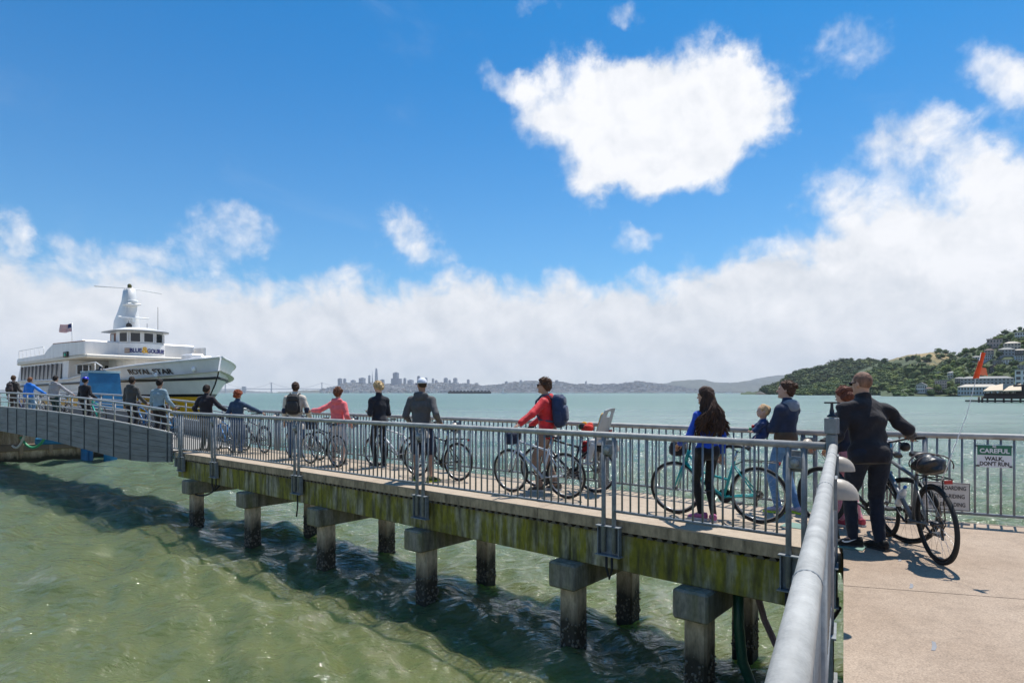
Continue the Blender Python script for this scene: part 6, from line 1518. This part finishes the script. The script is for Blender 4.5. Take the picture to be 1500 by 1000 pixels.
def baby(parent_pos, fc):
    t = thing('baby', 'blond baby in navy snowsuit held on the mother\'s arm', 'baby', parent_pos, -R(fc))
    # local: x right, y forward (baby faces forward), z up, origin at the seat
    b = SDF(); b.ell((0,.0,.34), (.066,.078,.080), None, .02); b.ell((0,.025,.295), (.052,.055,.045), None, .03); b.cap((0,0,.2), (0,0,.28), .035, .035, .02); b.ell((0,.082,.325), (.008,.010,.008), None, .008)
    for s in (-1, 1): b.ell((.066*s,0,.325), (.009,.016,.022), None, .006)
    b.ell((0,0,.12), (.06,.05,.11), None, .03)
    for s in (-1, 1): b.cap((.09*s,.02,.17), (.10*s,.12,.08), .024, .02, .02); b.ell((.10*s,.145,.07), (.02,.026,.016), None, .01); b.cap((.05*s,.05,.02), (.08*s,.15,-.10), .035, .026, .02); b.cap((.08*s,.15,-.10), (.08*s,.19,-.12), .022, .020, .02)
    tip = MB()
    for s in (-1, 1):
        for q in range(4): tip.tube([(.10*s+.010*(q-1.5),.155,.07), (.10*s+.011*(q-1.5),.175,.063), (.10*s+.011*(q-1.5),.18,.05)], [.006,.006,.004], 5)
        tip.tube([(.085*s,.145,.072), (.075*s,.162,.07)], [.006,.004], 5)
    P, Q = b.mesh(.009); obj('body', np_mesh('body', P, Q, tip), SKIN[2], t)
    c = SDF(); c.ell((0,0,.10), (.095,.085,.13), None, .03); c.cap((-.07,0,.2), (.07,0,.2), .045, .045, .03)
    for s in (-1, 1): c.cap((.095*s,.02,.175), (.10*s,.115,.085), .042, .034, .02); c.cap((.05*s,.04,.0), (.08*s,.14,-.09), .055, .042, .03)
    P, Q = c.mesh(.010, .006, 9, [((0,0,1), (0,0,.245))], 60); obj('snowsuit', np_mesh('snowsuit', P, Q), fabric((.015,.035,.11), .6), t)
    hs = SDF(); hs.ell((0,-.008,.348), (.071,.083,.082), None, .02); P, Q = hs.mesh(.008, .004, 3, [((0,.75,-.66), (0,.045,.36)), ((0,.2,-.98), (0,-.06,.27))], 80, (.002, 200)); obj('hair', np_mesh('hair', P, Q), hairm((.52,.33,.17)), t)
    m = MB(); 
    for s in (-1, 1): m.soft((.026*s,.073,.338), (.010,.005,.006), 1, None, 8, 6)
    m.build('eyes', paint((.02,.02,.03), .2), t)
    for s in (-1, 1): MB().soft((.08*s,.20,-.135), (.03,.045,.026), .7).build('shoe', fabric((.45,.42,.42)), t)
    r = thing('teething_toy', 'bright multicoloured teething ring in the baby\'s hands', 'toy', parent_pos+Vector((-.13,.02,.10)), 0)
    for k, c_ in enumerate(((.7,.5,.02),(.55,.03,.03),(.05,.35,.12),(.03,.15,.5))): MB().soft((.035*math.cos(k*1.57), 0, .035*math.sin(k*1.57)), (.020,.016,.022), .9).build('bead', paint(c_, .4), r)
bp_ = Vector(pos) + Vector((-.27,.06,1.00)); baby(bp_, -75)
# man in the red jacket
pos = gp(802, 718); fc = -72; h = 1.80
pt, inf = person('man in red hooded jacket and sunglasses looking along the queue', pos, fc, h, 1.05, lean=4, hands=(wrist(pos, fc, h, grip_of(B4, 1)), (.3,.35,1.0)), feet=((-.1,.10,-10),(.10,-.12,12)), head=(-4,0), skin=0,
    top=dict(col=(.55,.022,.028), bulk=1.3, hood=True, hem=-.13, name='jacket', rough=.6), bottom=dict(col=(.26,.17,.12)), shoe=(.10,.08,.06), hair=('tousled', (.085,.04,.02)), vox=.011)
sg = MB(); H_ = inf['Hd']
for s in (-1, 1): sg.soft(H_(.034*s,.094,.008), (.027,.008,.021), .7, inf['Rh']); sg.tube([H_(.06*s,.088,.012), H_(.08*s,0,.012)], .004, 5)
sg.build('sunglasses', paint((.01,.01,.012), .15), pt)
backpack(pt, inf, 'navy blue backpack with tan trim worn by the red jacket man', (.012,.028,.075), (.02,.035,.08), (.16,.10,.26), (.05,.06,.10))
# man in the grey jacket, shorts and cap
pos = gp(617, 704); fc = 6; h = 1.83
pt, inf = person('man in charcoal grey jacket, navy shorts and white cap', pos, fc, h, 1.12, lean=3, hands=((-.27,.22,1.02),(.30,.10,1.02)), feet=((-.10,.02,-20),(.20,-.10,35)), head=(-35,3), skin=1,
    top=dict(col=(.075,.075,.078), bulk=.9, hood=True, hem=-.10, name='jacket'), bottom=dict(col=(.012,.016,.035), len='short', name='shorts'), shoe=(.05,.06,.01), sole=(.45,.50,.03), hair=('stubble', (.05,.03,.02)), vox=.012)
cs = SDF(); Hd_ = inf['Hd']; Rh_ = inf['Rh']; cs.ell(Hd_(0,-.008,.035), (.086,.107,.092), Rh_, .02); P, Q = cs.mesh(.009, 0, 0, [(tuple(Rh_ @ Vector((0,0,-1))), tuple(Hd_(0,0,.022)))]); cap_ = obj('cap', np_mesh('cap', P, Q), fabric((.60,.62,.70)), pt)
MB().soft(Hd_(0,.135,.028), (.07,.07,.009), .8, Rh_ @ Matrix.Rotation(R(-8), 3, 'X')).build('brim', fabric((.30,.36,.66)), cap_)
# blond man in black
pos = gp(556, 684); fc = -38; h = 1.80
pt, inf = person('slim blond man all in black looking down at his phone', pos, fc, h, .95, lean=5, hands=((-.14,.24,1.15),(.14,.24,1.15)), feet=((-.06,.05,-10),(.08,-.06,12)), head=(-14,24), skin=2,
    top=dict(col=(.014,.015,.022), bulk=.9, collar=True, hem=-.08, name='jacket'), bottom=dict(col=(.009,.009,.011), bulk=.25), shoe=(.015,.015,.02), hair=('tousled', (.48,.34,.18)), vox=.013)
w_ = pt.matrix_basis @ Vector((0,.33,1.18)); ph = thing('phone', 'dark phone in the hands of the blond man', 'phone', w_, -R(fc)); MB().bbox((0,0,0), (.07,.012,.14), .004, Matrix.Rotation(R(-50), 3, 'X')).build('case', BLACK, ph); MB().box((0,-.006,.006), (.06,.003,.125), Matrix.Rotation(R(-50), 3, 'X')).build('screen', paint((.06,.07,.09), .1), ph)
# woman in pink
pos = gp(494, 681); fc = 4; h = 1.68
hw = Vector((gp(494,681).x-.62, gp(494,681).y+.12, CAMZ-(601-HOR)/F*13.5))
person('woman in coral pink hooded sweatshirt and pale knee shorts reaching out sideways', pos, fc, h, 1.02, lean=4, hands=(wrist(pos, fc, h, hw, .06), (.27,.10,.95)), feet=((-.09,.03,-10),(.13,-.05,20)), head=(-6,2), skin=2, fem=1,
    top=dict(col=(.78,.15,.16), bulk=1.4, hood=True, hem=-.04, name='sweatshirt'), bottom=dict(col=(.45,.45,.48), len='short', name='shorts'), shoe=(.08,.08,.09), hair=('tousled', (.15,.055,.025)), vox=.013)
# man in cream with black backpack
pos = gp(432, 671.5); fc = -8; h = 1.82
pt, inf = person('man in cream jacket with dark elbow patches and blue jeans', pos, fc, h, 1.1, lean=3, hands=(None, (.30,.18,.98)), feet=((-.11,.02,-8),(.11,-.03,12)), head=(-20,4), skin=0, top=dict(col=(.50,.45,.38), bulk=1.5, collar=True, hem=-.10, name='jacket'), bottom=JEANS, shoe=(.04,.04,.045), hair=('short', (.06,.03,.018)), vox=.013)
for s in (0, 1):
    e = inf['arms'][s][1]; MB().soft(e+Vector((0,-.02,0)), (.060,.058,.075), .8).build('elbow_patch', fabric((.02,.03,.06)), pt)
backpack(pt, inf, 'black backpack with turquoise bottle pocket on the man in cream', (.018,.017,.018), (.028,.027,.027))
# curly red haired woman
pos = gp(347, 664.5); fc = 6; h = 1.62
person('woman with curly red hair in navy denim jacket and jeans', pos, fc, h, 1.04, lean=5, hands=((-.24,.12,.95), wrist(pos, fc, h, saddle_of(B10)+Vector((.2,0,.05)), .08)), head=(6,6), skin=2, fem=1, top=dict(col=(.025,.050,.095), bulk=1.3, collar=True, hem=-.05, name='jacket'), bottom=JEANS, shoe=(.03,.03,.03), hair=('curly', (.24,.055,.02)), vox=.014)
# man in black at the foot of the gangway
pos = PW(16.95, 7.30, DECK); fc = 8; h = 1.78
person('man in plain black sweater at the gangway threshold', pos, fc, h, 1.12, lean=4, hands=((-.26,.08,.95), (.52,.22,1.05)), head=(8,4), skin=1, top=dict(col=(.016,.013,.018), bulk=1.1, collar=True, hem=-.08, name='sweater'), bottom=BLK, shoe=(.02,.02,.02), hair=('short', (.025,.015,.01)), vox=.015)
# people and bicycles on the gangway
def gang(xp, off):
    for s in np.linspace(-.05, 1.4, 600):
        q = G(s, off); v = PW(q[0], -q[1], q[2])
        if v.x/v.y*F+750 <= xp: break
    return v, s
GD = math.atan2(.604, -.797)
def on_gangway(xp, label, fc, h, bikecol, bikelabel, rh=(.32,.20,.98), lh=None, bag=None, off=.75, **k):
    v, s = gang(xp, off); pt = person(label, v, fc, h, lean=k.pop('lean', 4), hands=(lh, rh), vox=.017, **k)
    ds = .022; bv, s2 = gang(xp+(13 if xp < 100 else 17), off+.52); 
    pf = G(s2+.033, off+.50); pr = G(s2-.033, off+.54); a = PW(pf[0], -pf[1], 0); b = PW(pr[0], -pr[1], 0)
    bike(a, b, G(s2, 0)[2]+.002, bikelabel, bikecol, bag=bag, pitch=math.atan2(pf[2]-pr[2], 1.05))
    return pt
pt, inf = on_gangway(19, 'man in dark brown jacket with dark backpack, farthest up the gangway', -4, 1.8, (.03,.05,.16), 'dark blue bicycle farthest up the gangway', lh=None, top=dict(col=(.055,.045,.038), bulk=1.6, name='jacket'), bottom=dict(col=(.05,.04,.035)), shoe=(.02,.02,.02), hair=('short', (.08,.04,.02)))
backpack(pt, inf, 'small dark backpack with white print on the farthest man', (.03,.022,.022), (.05,.035,.035), (.11,.06,.17))
on_gangway(43, 'person in bright blue hooded jacket and jeans on the gangway', 4, 1.70, (.60,.62,.62), 'white bicycle beside the bright blue jacket', top=dict(col=(.01,.17,.60), bulk=1.6, hood=True, name='jacket', rough=.5), bottom=dict(col=(.10,.20,.30), name='jeans'), shoe=(.3,.3,.32), hair=('short', (.18,.07,.03)), rh=(.55,.22,1.05))
on_gangway(80, 'man in light grey hooded sweatshirt on the gangway', 6, 1.76, (.03,.03,.035), 'black bicycle beside the light grey sweatshirt', top=dict(col=(.30,.29,.30), bulk=1.6, hood=True, name='sweatshirt'), bottom=dict(col=(.012,.035,.035)), shoe=(.03,.03,.03), hair=('short', (.018,.012,.01)), rh=(.52,.25,1.05))
pt, inf = on_gangway(124, 'cyclist in black jacket and blue helmet on the gangway', 10, 1.72, (.03,.38,.28), 'green bicycle beside the blue helmeted cyclist', top=dict(col=(.012,.011,.014), bulk=1.3, name='jacket'), bottom=BLK, shoe=(.02,.02,.02), hair=('bob', (.02,.014,.012)), bag=(.45,.38,.34))
hs = SDF(); Hd_ = inf['Hd']; hs.ell(Hd_(0,-.008,.05), (.098,.122,.092), inf['Rh']); P, Q = hs.mesh(.012, 0, 0, [(tuple(inf['Rh'] @ Vector((0,0,-1))), tuple(Hd_(0,0,.02)))]); hl = obj('helmet', np_mesh('helmet', P, Q), paint((.02,.03,.50), .25), pt)
for k in (-1, 0, 1): MB().soft(Hd_(.045*k,-.03,.125-.02*abs(k)), (.010,.06,.012), .7, inf['Rh']).build('vent', BLACK, hl)
on_gangway(192, 'man in dark grey hooded sweatshirt and black trousers on the gangway', 8, 1.80, (.02,.13,.34), 'blue bicycle beside the dark grey sweatshirt', top=dict(col=(.055,.055,.052), bulk=1.5, hood=True, hem=-.10, name='sweatshirt'), bottom=BLK, shoe=(.02,.02,.02), hair=('short', (.022,.014,.01)), bag=(.05,.04,.05), rh=(.34,.2,.95), skin=1)
on_gangway(233, 'man in pale blue grey sweater and black trousers on the gangway', 8, 1.80, (.02,.20,.45), 'sky blue bicycle beside the pale sweater', top=dict(col=(.20,.28,.32), bulk=1.2, hem=-.10, name='sweater'), bottom=BLK, shoe=(.02,.02,.02), hair=('short', (.015,.010,.008)), bag=(.06,.03,.03), rh=(.34,.2,.95), skin=1, build=1.12)

# ------------------------------------------------------------------ the hazy air over the bay
def haze():
    o = MB().box((0, 5000, 349), (30000, 17000, 702)).build('haze', None); o['kind'] = 'stuff'; o['label'] = 'thin pale haze over the bay'; o['category'] = 'haze'
    m = bpy.data.materials.new('haze_air'); m.use_nodes = True; N = m.node_tree.nodes; N.clear()
    v = N.new('ShaderNodeVolumePrincipled'); v.inputs['Color'].default_value = (.86,.92,1.0,1); v.inputs['Density'].default_value = HAZE_D; v.inputs['Anisotropy'].default_value = 0
    out = N.new('ShaderNodeOutputMaterial'); m.node_tree.links.new(v.outputs[0], out.inputs['Volume']); o.data.materials.append(m)
HAZE_D = 5.5e-5
haze()
